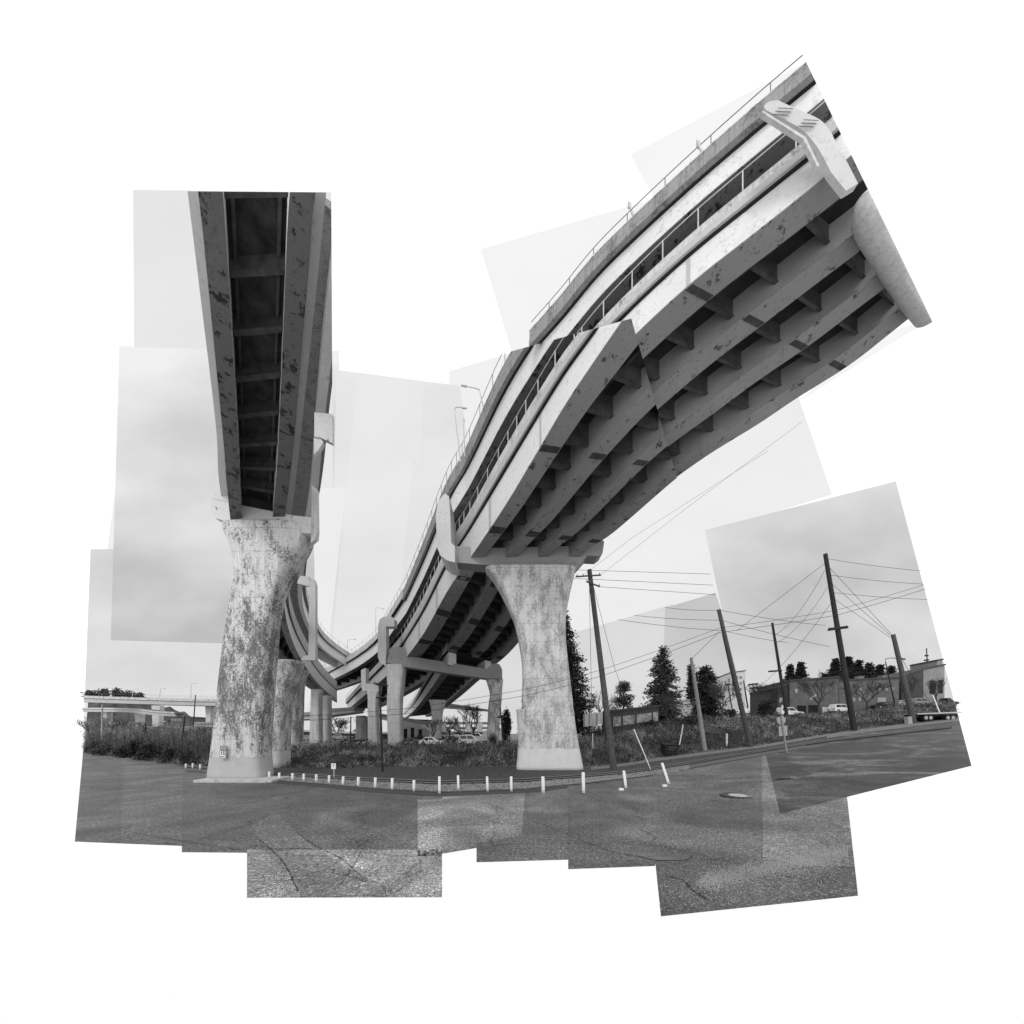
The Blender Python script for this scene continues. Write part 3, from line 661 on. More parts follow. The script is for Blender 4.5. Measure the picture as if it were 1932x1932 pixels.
# mid-distance columns, T frame and far flyovers
pier([(1300, 587, 604), (1340, 586, 603), (1414, 584, 604)], 44, .6, 'concrete', 'left one of two weathered columns standing close together on the bank')
pier([(1312, 605, 621), (1340, 604, 621), (1411, 603, 621)], 47, .6, 'concrete', 'right one of two weathered columns standing close together on the bank')
pier([(1303, 692, 716), (1318, 694, 713), (1345, 694, 711), (1417, 695, 715)], 40, .6, 'concrete_pale', 'pale flared column under the square-armed frame')
pier([(1350, 672, 687), (1402, 671, 686)], 60, .8, 'concrete', 'distant stained column seen under the curling ramp')
pier([(1352, 689, 695), (1405, 689, 695)], 62, .7, 'concrete_pale', 'thin distant column beside the pale flared one')
pier([(1380, 797, 812), (1300 + 80, 797, 812), (1405, 797, 812)], 66, .7, 'concrete', 'distant square column at the end of the low ramp')
ft = sub('pier_frame', at(700, 1300, 40), r3)
plate(ft, 'upright', [(681, 1264), (690, 1260), (690, 1303), (686, 1305), (682, 1298)], 40, .9, 'bracket')
plate(ft, 'cap_beam', [(690.3, 1289), (716, 1294), (714, 1305), (690.3, 1304)], 40.05, .9, 'bracket')
def far_deck(name, label, rows, width, T, web='web_grey', rail=True, over=.2, xb=0, vw=.6):
    D = Deck.side([(a, b, h, T) for a, b, h in rows], width, 1)
    st = D.st
    D = Deck([(r[0], r[1], r[2], r[3], r[4], r[5]) for r in st])
    return plain_deck(D, name, label, 'overpass', 0, len(rows) - 1, xbeams=xb, web=web, rail=rail, over=over, vw=vw, group='distant overpasses')
# rows run right to left so that the far side lies to their right
far_deck('overpass', 'long level overpass in front of the wooded hill, far left', [(440, 1332, 5.6), (360, 1331, 5.75), (250, 1328, 6.1), (158, 1325, 6.4)], 3.5, 1.6)
far_deck('overpass', 'short sloping overpass just below the long level one, far left', [(330, 1352, 3.0), (289, 1349, 3.4), (238, 1344, 4.2), (156, 1343, 4.6)], 3.0, 1.1, rail=False)
far_deck('overpass', 'lowest pale overpass behind the bare bushes, far left', [(420, 1379, -.45), (366, 1379, -.5), (236, 1378, -.35), (158, 1376.5, -.2)], 3.0, 1.2, rail=False) if False else None
def slab_far(name, label, x0, x1, yt, yb, Y, dep, mats=('web_grey', 'parapet_dark'), yt1=None, yb1=None):
    yt1 = yt if yt1 is None else yt1; yb1 = yb if yb1 is None else yb1
    c = at((x0 + x1) / 2, yb, Y); c.z = terr(c.x, c.y); r = empty(name, c, label, 'overpass', 'distant overpasses')
    ym, ym1 = yt + (yb - yt) * .45, yt1 + (yb1 - yt1) * .45
    m = MB(); m.prism([at(x0, ym, Y), at(x1, ym1, Y), at(x1, yb1, Y), at(x0, yb, Y)], (0, dep, 0)); m.build('girder', mats[0], r)
    m = MB(); m.prism([at(x0, yt, Y - .3), at(x1, yt1, Y - .3), at(x1, ym1 - .3, Y - .3), at(x0, ym - .3, Y - .3)], (0, dep + .6, 0)); m.build('parapet', mats[1], r)
    return r
slab_far('overpass', 'lowest pale overpass behind the bare bushes, far left', 234, 368, 1370, 1380, 72, 4)
slab_far('overpass', 'faint low overpass at the left edge of the hill', 157, 232, 1362, 1367, 78, 4)
slab_far('overpass', 'pale overpass stub beside the speckled piers at the left', 366, 400, 1362, 1372, 74, 4)
slab_far('overpass', 'horizontal overpass seen through the gap between the left piers', 556, 592, 1345, 1358, 58, 4, yt1=1343, yb1=1356)
slab_far('overpass', 'overpass rising to the right behind the close pair of columns', 600, 668, 1338, 1353, 54, 3.5, yt1=1334, yb1=1344)
slab_far('overpass', 'low ramp falling to the right behind the slim white column', 700, 797, 1344, 1354, 52, 3.2, yt1=1360, yb1=1373)
slab_far('overpass', 'dark-bellied low viaduct behind the motorcycles and parked cars', 612, 760, 1380, 1388, 76, 6, ('frame_steel', 'parapet'), yt1=1383, yb1=1390)
slab_far('overpass', 'dark low viaduct behind the thin lamp post', 556, 600, 1377, 1386, 78, 6, ('frame_steel', 'parapet'))
slab_far('overpass', 'pale ramp with a railing leading right from the pale flared column', 838, 930, 1325, 1335, 60, 3.0, yt1=1340, yb1=1342)
for i, (yy, lb) in enumerate(((1362, 'upper level of the far stacked roadway beyond the bare trees'), (1371, 'middle level of the far stacked roadway beyond the bare trees'), (1380, 'lower level of the far stacked roadway beyond the bare trees'))):
    slab_far('overpass', lb, 828, 938, yy, yy + 5, 84 - i * 2, 3)
for i, px in enumerate((748, 771, 786, 836, 862, 884, 905)):
    m = MB(); p = ground(px, 80.5); m.box(p.x - .6, p.x + .6, 80, 81.2, p.z - .2, CAMZ + (HY - (1372 if px < 800 else 1364)) / F * 80.5)
    tag(m.build('bridge_pier', 'concrete', origin=p), 'small square column of the far roadway, number %s from its left end' % ('one two three four five six seven'.split()[i]), 'bridge pier', 'small far columns')
for px, x1, yt, Y, lb in ((287, 300, 1331, 108, 'left far pier under the long level overpass'), (388, 397, 1331, 94, 'right far pier under the long level overpass'), (192, 201, 1344, 100, 'left stub pier under the short sloping overpass'), (255, 263, 1343, 99, 'right stub pier under the short sloping overpass')):
    m = MB(); p = ground((px + x1) / 2, Y); hw = (x1 - px) / 2 / F * Y; zt = CAMZ + (HY - yt) / F * Y
    m.hexa([(p.x - hw * .7, Y, p.z - .2), (p.x + hw * .7, Y, p.z - .2), (p.x + hw * .7, Y + 1.5, p.z - .2), (p.x - hw * .7, Y + 1.5, p.z - .2), (p.x - hw * 1.2, Y, zt), (p.x + hw * 1.2, Y, zt), (p.x + hw * 1.2, Y + 1.5, zt), (p.x - hw * 1.2, Y + 1.5, zt)])
    tag(m.build('bridge_pier', 'concrete_pale', origin=p), lb, 'bridge pier', 'far piers on the left')
# ---------------------------------------------------------------- foliage builders
R = random.Random(11)
def leaf(m, p, s, flat=.5, R=R):
    a = Vector((R.uniform(-1, 1), R.uniform(-1, 1), R.uniform(-flat, flat))).normalized() * s
    b = Vector((R.uniform(-1, 1), R.uniform(-1, 1), R.uniform(-1, 1))).normalized() * s * R.uniform(.35, .8)
    m.face([p, p + a * .5 + b * .5, p + a, p + a * .5 - b * .5])
def conifer(px, Y, top, wpx, label, mat='needle', sparse=1.0, name='conifer_tree', shape=1.0, group='evergreen trees behind the bank', base=.08):
    g = ground(px, Y); H = (CAMZ + (HY - top) / F * Y) - g.z; W = wpx / 2 / F * Y
    r = empty(name, g, label, 'tree', group)
    m = MB(); m.tube([g + Vector((0, 0, -.2)), g + Vector((0, 0, H * .5)), g + Vector((0, 0, H * .98))], [H * .022, H * .014, .01], 6); m.build('trunk', 'bark', r)
    m = MB(); nl = int(H * 4.2); sz = max(.12, .0045 * Y)
    for i in range(nl):
        t = base + (1 - base) * (i / nl) ** .92; z = H * t
        rad = W * ((1 - t) ** (.75 * shape)) * (1.0 if t > .18 else .6 + t * 2.2)
        nb = int((5 + rad * 5) * sparse)
        for k in range(nb):
            an = R.uniform(0, 6.283); L = rad * R.uniform(.55, 1.12); dz = -L * R.uniform(.05, .4)
            n = max(2, int(L / (sz * .8)))
            for q in range(n):
                f = (q + .6) / n; c = g + Vector((math.cos(an) * L * f, math.sin(an) * L * f, z + dz * f * f + L * .12 * f))
                for _ in range(3): leaf(m, c + Vector([R.gauss(0, sz * .4) for _ in range(3)]), sz * R.uniform(1.0, 2.0), .4)
    m.build('crown', mat, r); return r
def blobs(m, centers, n, size):
    for c, rr in centers:
        for _ in range(n):
            v = Vector([R.gauss(0, 1) for _ in range(3)]).normalized() * (R.random() ** .35)
            leaf(m, Vector(c) + Vector((v.x * rr[0], v.y * rr[1], v.z * rr[2])), size * R.uniform(.6, 1.4), .8)
def pine(px, Y, top, wpx, label, mat='needle', trunk_frac=.4):
    g = ground(px, Y); H = (CAMZ + (HY - top) / F * Y) - g.z; W = wpx / 2 / F * Y
    r = empty('pine_tree', g, label, 'tree', 'evergreen trees behind the bank')
    m = MB(); m.tube([g + Vector((0, 0, -.2)), g + Vector((.05, 0, H * .9))], [.14, .04], 6)
    cs = []
    for i in range(16):
        t = R.uniform(trunk_frac, .97); an = R.uniform(0, 6.28); w_ = W * math.sin(math.pi * min(1, (t - trunk_frac) / (1 - trunk_frac) * .75 + .25)) * R.uniform(.3, .75)
        c = g + Vector((math.cos(an) * w_, math.sin(an) * w_, H * t)); cs.append((c, (W * .36, W * .36, H * .075)))
        m.tube([g + Vector((0, 0, H * t * .85)), c], [.05, .02], 4)
    m.build('trunk', 'bark', r); m = MB(); blobs(m, cs, 210, .22); m.build('crown', mat, r)
def bush(px, Y, wpx, hpx, label, mat='leaf', name='bush', n=900, group='bushes'):
    g = ground(px, Y); W = wpx / 2 / F * Y; H = hpx / F * Y
    m = MB(); cs = []
    for i in range(9): cs.append((g + Vector((R.uniform(-.6, .6) * W, R.uniform(-.5, .5) * W, H * R.uniform(.25, .72))), (W * .42, W * .42, H * .32)))
    blobs(m, cs, n // 9, max(.14, .0055 * Y)); m.tube([g - Vector((0, 0, .1)), g + Vector((0, 0, H * .5))], [.06, .03], 5)
    return tag(m.build(name, mat, origin=g), label, 'bush', group)
def bare(px, Y, top, wpx, label, mat='bark', depth=6, group='bare winter trees', trunk=.3, rad=None, name='bare_tree', fork=3, twig=1.0):
    g = ground(px, Y); H = (CAMZ + (HY - top) / F * Y) - g.z; W = wpx / 2 / F * Y
    r = empty(name, g, label, 'tree', group)
    mt, mc = MB(), MB(); r0 = rad or H * .028; minr = .00028 * Y * twig
    th = H * trunk; mt.tube([g - Vector((0, 0, .2)), g + Vector((0, 0, th * .5)), g + Vector((0, 0, th))], [r0 * 1.2, r0, r0 * .85], 6)
    asp = W / (H * (1 - trunk) * .5)
    def grow(p, d, L, rr, k):
        d2 = (d + Vector((R.uniform(-.2, .2), R.uniform(-.2, .2), R.uniform(-.05, .15)))).normalized()
        q = p + d * L * .5; e = q + d2 * L * .5
        mc.tube([p, q, e], [max(rr, minr), max(rr * .8, minr), max(rr * .6, minr * .9)], 4 if rr > minr * 3 else 3, False)
        if k == 0: return
        for i in range(2 if k < depth - 1 and R.random() < .3 else 3):
            a = Vector((R.uniform(-1, 1) * asp, R.uniform(-1, 1) * asp, R.uniform(-.1, .9))).normalized()
            grow(e if i < 2 else q, (d2 * 1.0 + a * .85).normalized(), L * R.uniform(.62, .86), rr * .6, k - 1)
    L0 = H * (1 - trunk) * .33
    for i in range(fork + 1):
        an = 6.28 * i / (fork + 1) + R.random(); a = Vector((math.cos(an) * .5 * asp, math.sin(an) * .5 * asp, 1)).normalized()
        grow(g + Vector((0, 0, th * R.uniform(.85, 1))), a, L0, r0 * .6, depth - 1)
    mt.build('trunk', mat, r); mc.build('crown', mat, r); return r

# ---------------------------------------------------------------- plinth, signs
pY = 17.9; x0, x1 = (364 - CX) / F * pY, (512 - CX) / F * pY
m = MB(); m.box(x0, x1, pY, pY + 1.6, -.05, .12); pl = m.build('plinth', 'parapet', origin=(x0, pY, 0))
tag(pl, 'low chipped concrete plinth kerb under the stained speed-sign pier', 'kerb')
def text_mesh(txt, size, parent, loc, mat='ink', name='lettering'):
    cu = bpy.data.curves.new(name, 'FONT'); cu.body = txt; cu.size = size; cu.align_x = 'CENTER'; cu.align_y = 'CENTER'; cu.extrude = .003; cu.offset = size * .02
    t = bpy.data.objects.new(name, cu); col.objects.link(t); bpy.context.view_layer.update()
    me = bpy.data.meshes.new_from_object(t.evaluated_get(bpy.context.evaluated_depsgraph_get())); bpy.data.objects.remove(t)
    o = bpy.data.objects.new(name, me); col.objects.link(o); me.materials.clear(); me.materials.append(M[mat])
    me.transform(Matrix.Rotation(math.radians(90), 4, 'X')); o.parent = parent; o.location = loc; return o
def flat_sign(name, label, cat, p, w_, h_, mat='sign_face', rot=0, group=None):
    r = empty(name, p, label, cat, group)
    m = MB(); m.box(-w_ / 2, w_ / 2, 0, .02, 0, h_); m.build('panel', mat, r, local=True)
    m = MB()
    for a_ in ((-w_ / 2 + .006, w_ / 2 - .006, .006, .02), (-w_ / 2 + .006, w_ / 2 - .006, h_ - .02, h_ - .006), (-w_ / 2 + .006, -w_ / 2 + .018, .02, h_ - .02), (w_ / 2 - .018, w_ / 2 - .006, .02, h_ - .02)): m.box(a_[0], a_[1], -.004, 0, a_[2], a_[3])
    m.build('border', 'ink', r, local=True); return r
q = at(420, 1431, 18.40); sg = flat_sign('speed_sign', 'white sign reading 15 M.P.H. on the stained pier', 'sign', q, .31, .41)
text_mesh('15', .24, sg, (0, -.006, .26)); text_mesh('M.P.H.', .085, sg, (0, -.006, .085))
q = at(421.5, 1416.5, 18.40); sg = flat_sign('notice_sign', 'faded notice plate with illegible small print, just above the 15 sign', 'sign', q, .31, .25, 'sign_grey')
m = MB()
for i in range(5): m.box(-.11, .10 - .03 * (i % 2), -.004, 0, .04 + i * .038, .05 + i * .038)
m.build('print_lines', 'parapet_dark', sg, local=True)
q = pix_ground(630, 1469); sg = empty('post_sign', q, 'small white sign on a thin post behind the bollards', 'sign')
m = MB(); m.tube([(0, 0, -.1), (.01, 0, .35), (-.02, 0, .55), (0, 0, .8)], .022, 6); m.build('post', 'rail_light', sg, local=True)
m = MB(); m.box(-.12, .12, -.05, -.03, .5, .8); m.build('panel', 'sign_face', sg, local=True)
m = MB(); m.tube([(-.05, -.052, .7), (.05, -.052, .7)], .012, 4); m.tube([(0, -.052, .6), (0, -.052, .66)], .014, 4); m.tube([(-.04, -.052, .75), (.03, -.052, .75)], .01, 4); m.build('marks', 'ink', sg, local=True)
# stop sign seen from behind
q = pix_ground(1485, 1420); k_ = q.y / F
sg = empty('stop_sign', q, 'back of an octagonal sign with a square plate below it on a leaning post', 'sign')
m = MB(); m.tube([(0, 0, -.1), (-11 * k_, 0, 70 * k_)], .05, 6); m.build('post', 'wood_pale', sg, local=True)
m = MB(); m.prism([(-9.5 * k_ + 8.5 * k_ * math.cos(math.pi / 8 + i * math.pi / 4), .06, 61 * k_ + 8.5 * k_ * math.sin(math.pi / 8 + i * math.pi / 4)) for i in range(8)], (0, .02, 0)); m.build('octagon', 'sign_grey', sg, local=True)
m = MB(); m.prism([(-14 * k_, .06, 31 * k_), (2 * k_, .06, 32 * k_), (1.5 * k_, .06, 51 * k_), (-14.5 * k_, .06, 50 * k_)], (0, .02, 0)); m.build('plate', 'sign_grey', sg, local=True)
# ---------------------------------------------------------------- bollards
BL = [(351, 1450, 9, 0), (364, 1450, 10, 0), (378, 1452, 10, 0), (508, 1470, 14, 0), (527, 1471, 13, 0), (552, 1473, 14, 0), (573, 1474, 14, 0), (597, 1476, 15, 0), (621, 1479, 16, 0), (647, 1482, 17, .05),
      (676, 1484, 18, 0), (708, 1487, 20, .03), (740, 1490, 22, 0), (781, 1493, 21, 0), (829, 1497, 32, 0), (865, 1491, 28, -.03), (920, 1493, 28, -.04), (965, 1493, 28, -.02), (1025, 1496, 31, -.04), (1101, 1496, 39, -.03), (1181, 1487, 33, -.12), (1262, 1479, 41, -.3), (1371, 1408, 24, 0)]
ords = 'first second third fourth fifth sixth seventh eighth ninth tenth eleventh twelfth thirteenth fourteenth fifteenth sixteenth seventeenth eighteenth nineteenth'.split()
for i, (px, py, hp, ln) in enumerate(BL):
    q = pix_ground(px, py); hh = hp / F * q.y; ww = .048 * (1.15 if px > 1000 else 1)
    m = MB(); m.hexa([(-ww, -ww, -.05), (ww, -ww, -.05), (ww, ww, -.05), (-ww, ww, -.05), (-ww, -ww, hh), (ww, -ww, hh), (ww, ww, hh), (-ww, ww, hh)])
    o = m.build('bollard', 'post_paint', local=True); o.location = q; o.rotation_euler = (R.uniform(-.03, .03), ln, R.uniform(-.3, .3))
    bv = o.modifiers.new('bevel', 'BEVEL'); bv.width = .01; bv.segments = 1
    if i < 3: lb = '%s of the three short white posts left of the stained pier' % ('leftmost', 'middle', 'rightmost')[i]
    elif px == 829: lb = 'white post with a small plate bracket, taller than its left neighbours'
    elif px == 1262: lb = 'strongly tilted white post at the right end of the row'
    elif px == 1371: lb = 'lone white post on the verge beyond the railway rails, right'
    elif px == 1181: lb = 'slightly leaning white post with a broken stub at its foot'
    else: lb = 'white wooden post, %s in the row counted from the stained pier' % ords[i - 3]
    tag(o, lb, 'bollard', 'white posts along the railway track')
for px, py, lb in ((1172, 1491, 'broken white block lying left of the slightly leaning post'), (1254, 1484, 'broken white block lying at the foot of the tilted end post')):
    q = pix_ground(px, py); m = MB(); m.box(-.1, .1, -.05, .05, -.02, .09); o = m.build('concrete_block', 'white_paint', local=True); o.location = q; o.rotation_euler = (0, .1, .2)
    bv = o.modifiers.new('bevel', 'BEVEL'); bv.width = .015; tag(o, lb, 'block', 'broken blocks')
# ---------------------------------------------------------------- bank vegetation
m = MB(); m.sheet = True
def bank_cover(n, mat, seed, blades, size):
    r = random.Random(seed); m = MB(); m.sheet = True; k = 0
    while k < n:
        px = r.uniform(160, 1806); dd = r.uniform(.05, 8.5); Y = foot(px) + dd; X = (px - CX) / F * Y
        if (960 < px < 1110 and dd < 1.6) or (noise.noise(Vector((X * .35, Y * .5, seed))) < (-.15 if blades else -.3)): continue
        k += 1; p = Vector((X, Y, terr(X, Y)))
        hh = size * r.uniform(.4, 1.6) * (.4 + min(1, dd / 2)) * (1 + 1.4 * max(0, noise.noise(Vector((X * .5, Y * .7, 8))))) * (1 if px < 1450 else .7) * (1 + .8 * noise.noise(Vector((X * .8, Y * .8, 4))))
        if blades:
            for _ in range(4):
                a = r.uniform(0, 6.28); v = Vector((math.cos(a), math.sin(a), 0)); b = p + v * r.uniform(0, .15); w_ = Vector((-v.y, v.x, 0)) * .018
                t = b + v * hh * r.uniform(.3, .9) + Vector((0, 0, hh * r.uniform(.5, 1))); m.face([b - w_, b + w_, t])
        else:
            for _ in range(3): leaf(m, p + Vector((r.gauss(0, .12), r.gauss(0, .12), r.uniform(0, hh))), r.uniform(.08, .22), .8, r)
    return m
tag(bank_cover(17000, '', 3, False, .3).build('ground_cover', 'bramble'), kind='stuff')
tag(bank_cover(11000, '', 5, True, .32).build('grass', 'dry_grass'), kind='stuff')
m = MB(); m.sheet = True; r = random.Random(9)      # stones of the ballast
for _ in range(9000):
    px = r.uniform(500, 1300); Y = railY(px) + r.uniform(-1.8, .4); p = ground(px, Y) + Vector((0, 0, .035)); s_ = r.uniform(.012, .035)
    m.hexa([p + Vector((-s_, -s_, -s_)), p + Vector((s_, -s_ * .7, -s_)), p + Vector((s_ * .8, s_, -s_)), p + Vector((-s_, s_ * .6, -s_)), p + Vector((-s_ * .6, -s_ * .5, s_)), p + Vector((s_ * .5, -s_ * .6, s_)), p + Vector((s_ * .4, s_ * .6, s_)), p + Vector((-s_ * .5, s_ * .5, s_ * .8))])
tag(m.build('gravel', 'parapet_dark'), kind='stuff')

for i, (px, py, lb) in enumerate(((618, 1433, 'crumpled white paper caught in the scrub above the post sign'), (648, 1474, 'pale stone on the dark verge between the white posts'), (700, 1440, 'white scrap low on the bank left of the slender dark pole'), (1346, 1400, 'white litter on the bank right of the pale weathered pole'), (1524, 1398, 'white scrap on the path beyond the octagonal sign'))):
    q = pix_ground(px, py, .04); m = MB(); rr = random.Random(i)
    vs_ = [q + Vector((rr.uniform(-.12, .12), rr.uniform(-.08, .08), rr.uniform(0, .1))) for _ in range(7)]
    for k in range(5): m.face([vs_[k], vs_[k + 1], vs_[(k + 3) % 7]])
    m.sheet = True; tag(m.build('litter', 'white_paint', origin=q), lb, 'litter', 'scraps of litter')
# ---------------------------------------------------------------- poles, lamps, wires
def pole(b, t, Y, wpx, label, arms=(), mat='wood_pole', name='utility_pole', extra=None, group='leaning utility poles', lamp=False):
    g = ground(b[0], Y); tp = at(t[0], t[1], Y); r_ = wpx / 2 / F * Y
    r = empty(name, g, label, 'pole' if not lamp else 'street lamp', group)
    m = MB(); m.tube([g - (tp - g).normalized() * .3, (g + tp) / 2, tp], [r_ * 1.1, r_ * .95, r_ * .75], 10); m.build('shaft', mat, r)
    for (xa, ya, xb, yb) in arms:
        a, c = at(xa, ya, Y - r_ - .04), at(xb, yb, Y - r_ - .04); m = MB(); m.tube([a, c], .055 * Y / 25, 4); ar = m.build('crossarm', mat, r)
        m = MB()
        for t_ in (.06, .3, .94):
            q_ = a.lerp(c, t_); m.tube([q_ + Vector((0, 0, .03)), q_ + Vector((0, 0, .16))], [.035, .02], 6)
        m.build('insulator', 'rail_steel', ar)
    if extra: extra(r, g, tp, Y)
    return r
pole((1158, 1456), (1112, 1075), 23.6, 11, 'tall leaning wooden pole with two crossarms right of the broad pier', [(1086, 1088, 1134, 1085), (1106, 1097, 1132, 1107)])
pole((1416, 1404), (1356, 1150), 30.0, 9, 'dark leaning pole without arms beside the lone white post')
pole((1330, 1404), (1304, 1241), 30.2, 7.5, 'pale weathered pole with a bare top, left of the dark leaning pole', mat='wood_pale')
pole((1612, 1376), (1557, 1045), 34.8, 9, 'tallest right-hand pole with a double crossarm at mid height', [(1562, 1189, 1600, 1184), (1563, 1186.5, 1599, 1182)], mat='pole_dark')
pole((1724, 1370), (1685, 1197), 36.5, 8.5, 'leaning pole near the flatbed trailer with a grey box on its side')
pole((1485, 1352), (1457, 1175), 42, 5.5, 'dark pole in front of the dark-fronted hall, with one short crossarm', [(1450, 1267, 1475, 1265)], mat='pole_dark')
pole((722, 1457), (716, 1290), 22.4, 4.5, 'slender dark pole with two crossarms in front of the slim white column', [(705, 1289, 732, 1294), (709, 1316, 729, 1316)], mat='pole_dark')
pole((1431, 1362), (1420, 1289), 55, 2.6, 'small far pole with two crossarms near the hedge', [(1412, 1292, 1430, 1290), (1414, 1299, 1430, 1297)], mat='pole_dark')
pole((1384, 1354), (1373, 1291), 58, 2.2, 'small far pole left of the street, one crossarm', [(1368, 1292, 1378, 1291)], mat='pole_dark')
pole((1413, 1342), (1403, 1284), 66, 2.6, 'far dark pole beside the parked white car', mat='pole_dark')
pole((1754, 1300), (1748, 1223), 66, 2, 'thin far pole with short arms above the rightmost hall', [(1745, 1237, 1751, 1237), (1744, 1246, 1752, 1245)], mat='pole_dark')
pole((192, 1419), (193, 1329), 43, 3, 'pale thin pole among the bushes at far left', mat='wood_pale')
pole((341, 1418), (349, 1350), 33, 3, 'dark pole rising from the thicket, right of the round evergreen', mat='pole_dark')
pole((272, 1405), (275, 1366), 40, 2, 'short dark pole above the dark evergreen bush', mat='pole_dark')
pole((363, 1388), (369, 1311), 70, 2, 'dark thin pole crossing the long level overpass', mat='pole_dark')
pole((567, 1410), (571, 1297), 33, 6.5, 'thick pale post between the left piers', mat='concrete_pale', group='posts')
pole((661, 1417), (662, 1352), 34, 2.6, 'black post with a swollen collar in front of the motorcycles', mat='pole_dark', group='posts')
pole((877, 1402), (876, 1375), 40, 2, 'short dark post beside the parked white car in the centre', mat='pole_dark', group='posts')
pole((950, 1404), (944, 1335), 33, 3.2, 'dark utility pole close to the stained slim column and the hedge', [(938, 1353, 956, 1353)], mat='pole_dark')
def lamp(b, t, hd, Y, label, mat='rail_light', r_=.05):
    B_, T_, H_ = at(b[0], b[1], Y), at(t[0], t[1], Y), at(hd[0], hd[1], Y)
    r = empty('street_lamp', B_, label, 'street lamp', 'street lamps')
    m = MB(); m.tube([B_, B_.lerp(T_, .5), T_], [r_, r_ * .8, r_ * .6], 6); m.build('mast', mat, r)
    c = T_ + Vector((0, 0, (T_ - B_).length * .12)) ; m = MB(); m.tube([T_, T_.lerp(c, .7), c.lerp(H_, .4), H_], [r_ * .6, r_ * .55, r_ * .5, r_ * .5], 6); m.build('arm', mat, r)
    m = MB(); m.tube([H_, H_ + (H_ - c).normalized() * r_ * 6], [r_ * 1.3, r_ * 1.0], 6); m.build('lamp_head', mat, r)
lamp((869, 872), (858, 778), (872, 769), 23.2, 'curved street lamp rising from the upper railing above the pier bracket')
lamp((912, 770), (905, 738), (880, 729), 20.5, 'short curved street lamp leaning off the upper railing, highest of the lamps')
lamp((709, 1208), (709, 1152), (721, 1148), 50, 'street lamp on the upper ramp left of the second steel frame')
lamp((654, 1250), (656, 1211), (668, 1206), 60, 'street lamp where the two upper ramps meet in the valley', r_=.06)
lamp((1689, 1332), (1671, 1250), (1700, 1243), 48, 'dark street lamp pole with a curved arm in front of the long hall', 'pole_dark', .09)
lamp((249, 1315), (252, 1302), (258, 1300), 95, 'left lamp on the long level overpass', r_=.08)
lamp((301, 1316), (303, 1301), (309, 1299), 95, 'middle lamp on the long level overpass', r_=.08)
lamp((360, 1317), (361, 1292), (367, 1289), 95, 'right lamp on the long level overpass', r_=.08)
# sign backs on the upper railing
for (px, py, qx, qy, Y, lb) in ((877, 862, 874, 790, 23.0, 'slim mast beside the curved lamp on the upper railing'), (1196, 410, 1186, 384, 14.4, 'short sign bracket on the upper railing near the middle'), (1330, 300, 1316, 268, 12.2, 'short sign bracket on the upper railing near its high end')):
    m = MB(); a_, b_ = at(px, py, Y), at(qx, qy, Y); m.tube([a_, b_], [.05, .03], 6); m.hexa([b_ + Vector(v) for v in ((-.02, 0, -.12), (.1, 0, -.2), (.1, .05, -.2), (-.02, .05, -.12), (-.02, 0, .1), (.1, 0, .02), (.1, .05, .02), (-.02, .05, .1))])
    tag(m.build('rail_mast', 'rail_light', origin=a_), lb, 'mast')
wl = 0
def wire(pts, label, sag=0.0, r_=.016, cat='wire'):
    P = [at(*p) for p in pts]; out = []
    for i in range(len(P) - 1):
        for j in range(10 if i < len(P) - 2 else 11):
            t = j / 10; q_ = P[i].lerp(P[i + 1], t); q_.z -= sag * 4 * t * (1 - t); out.append(q_)
    m = MB(); m.tube(out, [r_ * q_.y / 30 for q_ in out], 4); tag(m.build('overhead_wire', 'wire', origin=P[0]), label, cat, 'overhead wires')
wire([(1078, 1075, 23.5), (1340, 1083, 32)], 'topmost wire running level from behind the broad pier past the two-arm pole')
wire([(1078, 1091, 23.5), (1345, 1104, 32)], 'second level wire behind the top of the two-arm pole')
wire([(1132, 1107, 23.5), (1350, 1122, 32)], 'wire leaving the lower crossarm of the two-arm pole to the right')
wire([(1255, 1146, 28), (1356, 1151, 30), (1557, 1180, 34.8)], 'wire reaching the bare top of the dark leaning pole', .1)
wire([(1197, 1161, 28), (1360, 1170, 30), (1566, 1220, 34.8)], 'wire just under the top of the dark leaning pole', .1)
wire([(1167, 1169, 28), (1365, 1190, 30), (1485, 1212, 40)], 'third wire crossing the dark leaning pole', .1)
wire([(560, 1352, 36), (773, 1336, 30), (993, 1300, 21.5), (1140, 1262, 23.4), (1357, 1185, 29.8), (1575, 1152, 34.5), (1744, 1103, 36)], 'upper of the two long rising cables across the whole right side', .05, .015)
wire([(560, 1360, 36), (773, 1346, 30), (993, 1312, 21.5), (1142, 1273, 23.4), (1359, 1193, 29.8), (1577, 1161, 34.5), (1747, 1111, 36)], 'lower of the two long rising cables across the whole right side', .05, .017)
wire([(1560, 1054, 34.6), (1738, 1077, 40)], 'highest wire to the right of the tallest pole', .1)
wire([(1566, 1085, 34.6), (1742, 1102, 40)], 'middle wire to the right of the tallest pole', .1)
wire([(1572, 1118, 34.6), (1750, 1131, 40)], 'lowest wire to the right of the tallest pole', .1)
wire([(1556, 1063, 34.6), (1390, 1190, 42)], 'thin straight wire going down left from the top of the tallest pole')
wire([(1556, 1076, 34.6), (1459, 1200, 42)], 'sagging wire from the tallest pole to the pole before the dark hall', .9)
wire([(1562, 1107, 34.6), (1461, 1215, 42)], 'second sagging wire from the tallest pole to the pole before the dark hall', .8)
wire([(1568, 1138, 34.6), (1440, 1290, 55)], 'long wire from the tallest pole down to the small far pole', .5)
wire([(1566, 1072, 34.6), (1684, 1199, 36.5)], 'first guy cable from the tallest pole to the pole near the trailer')
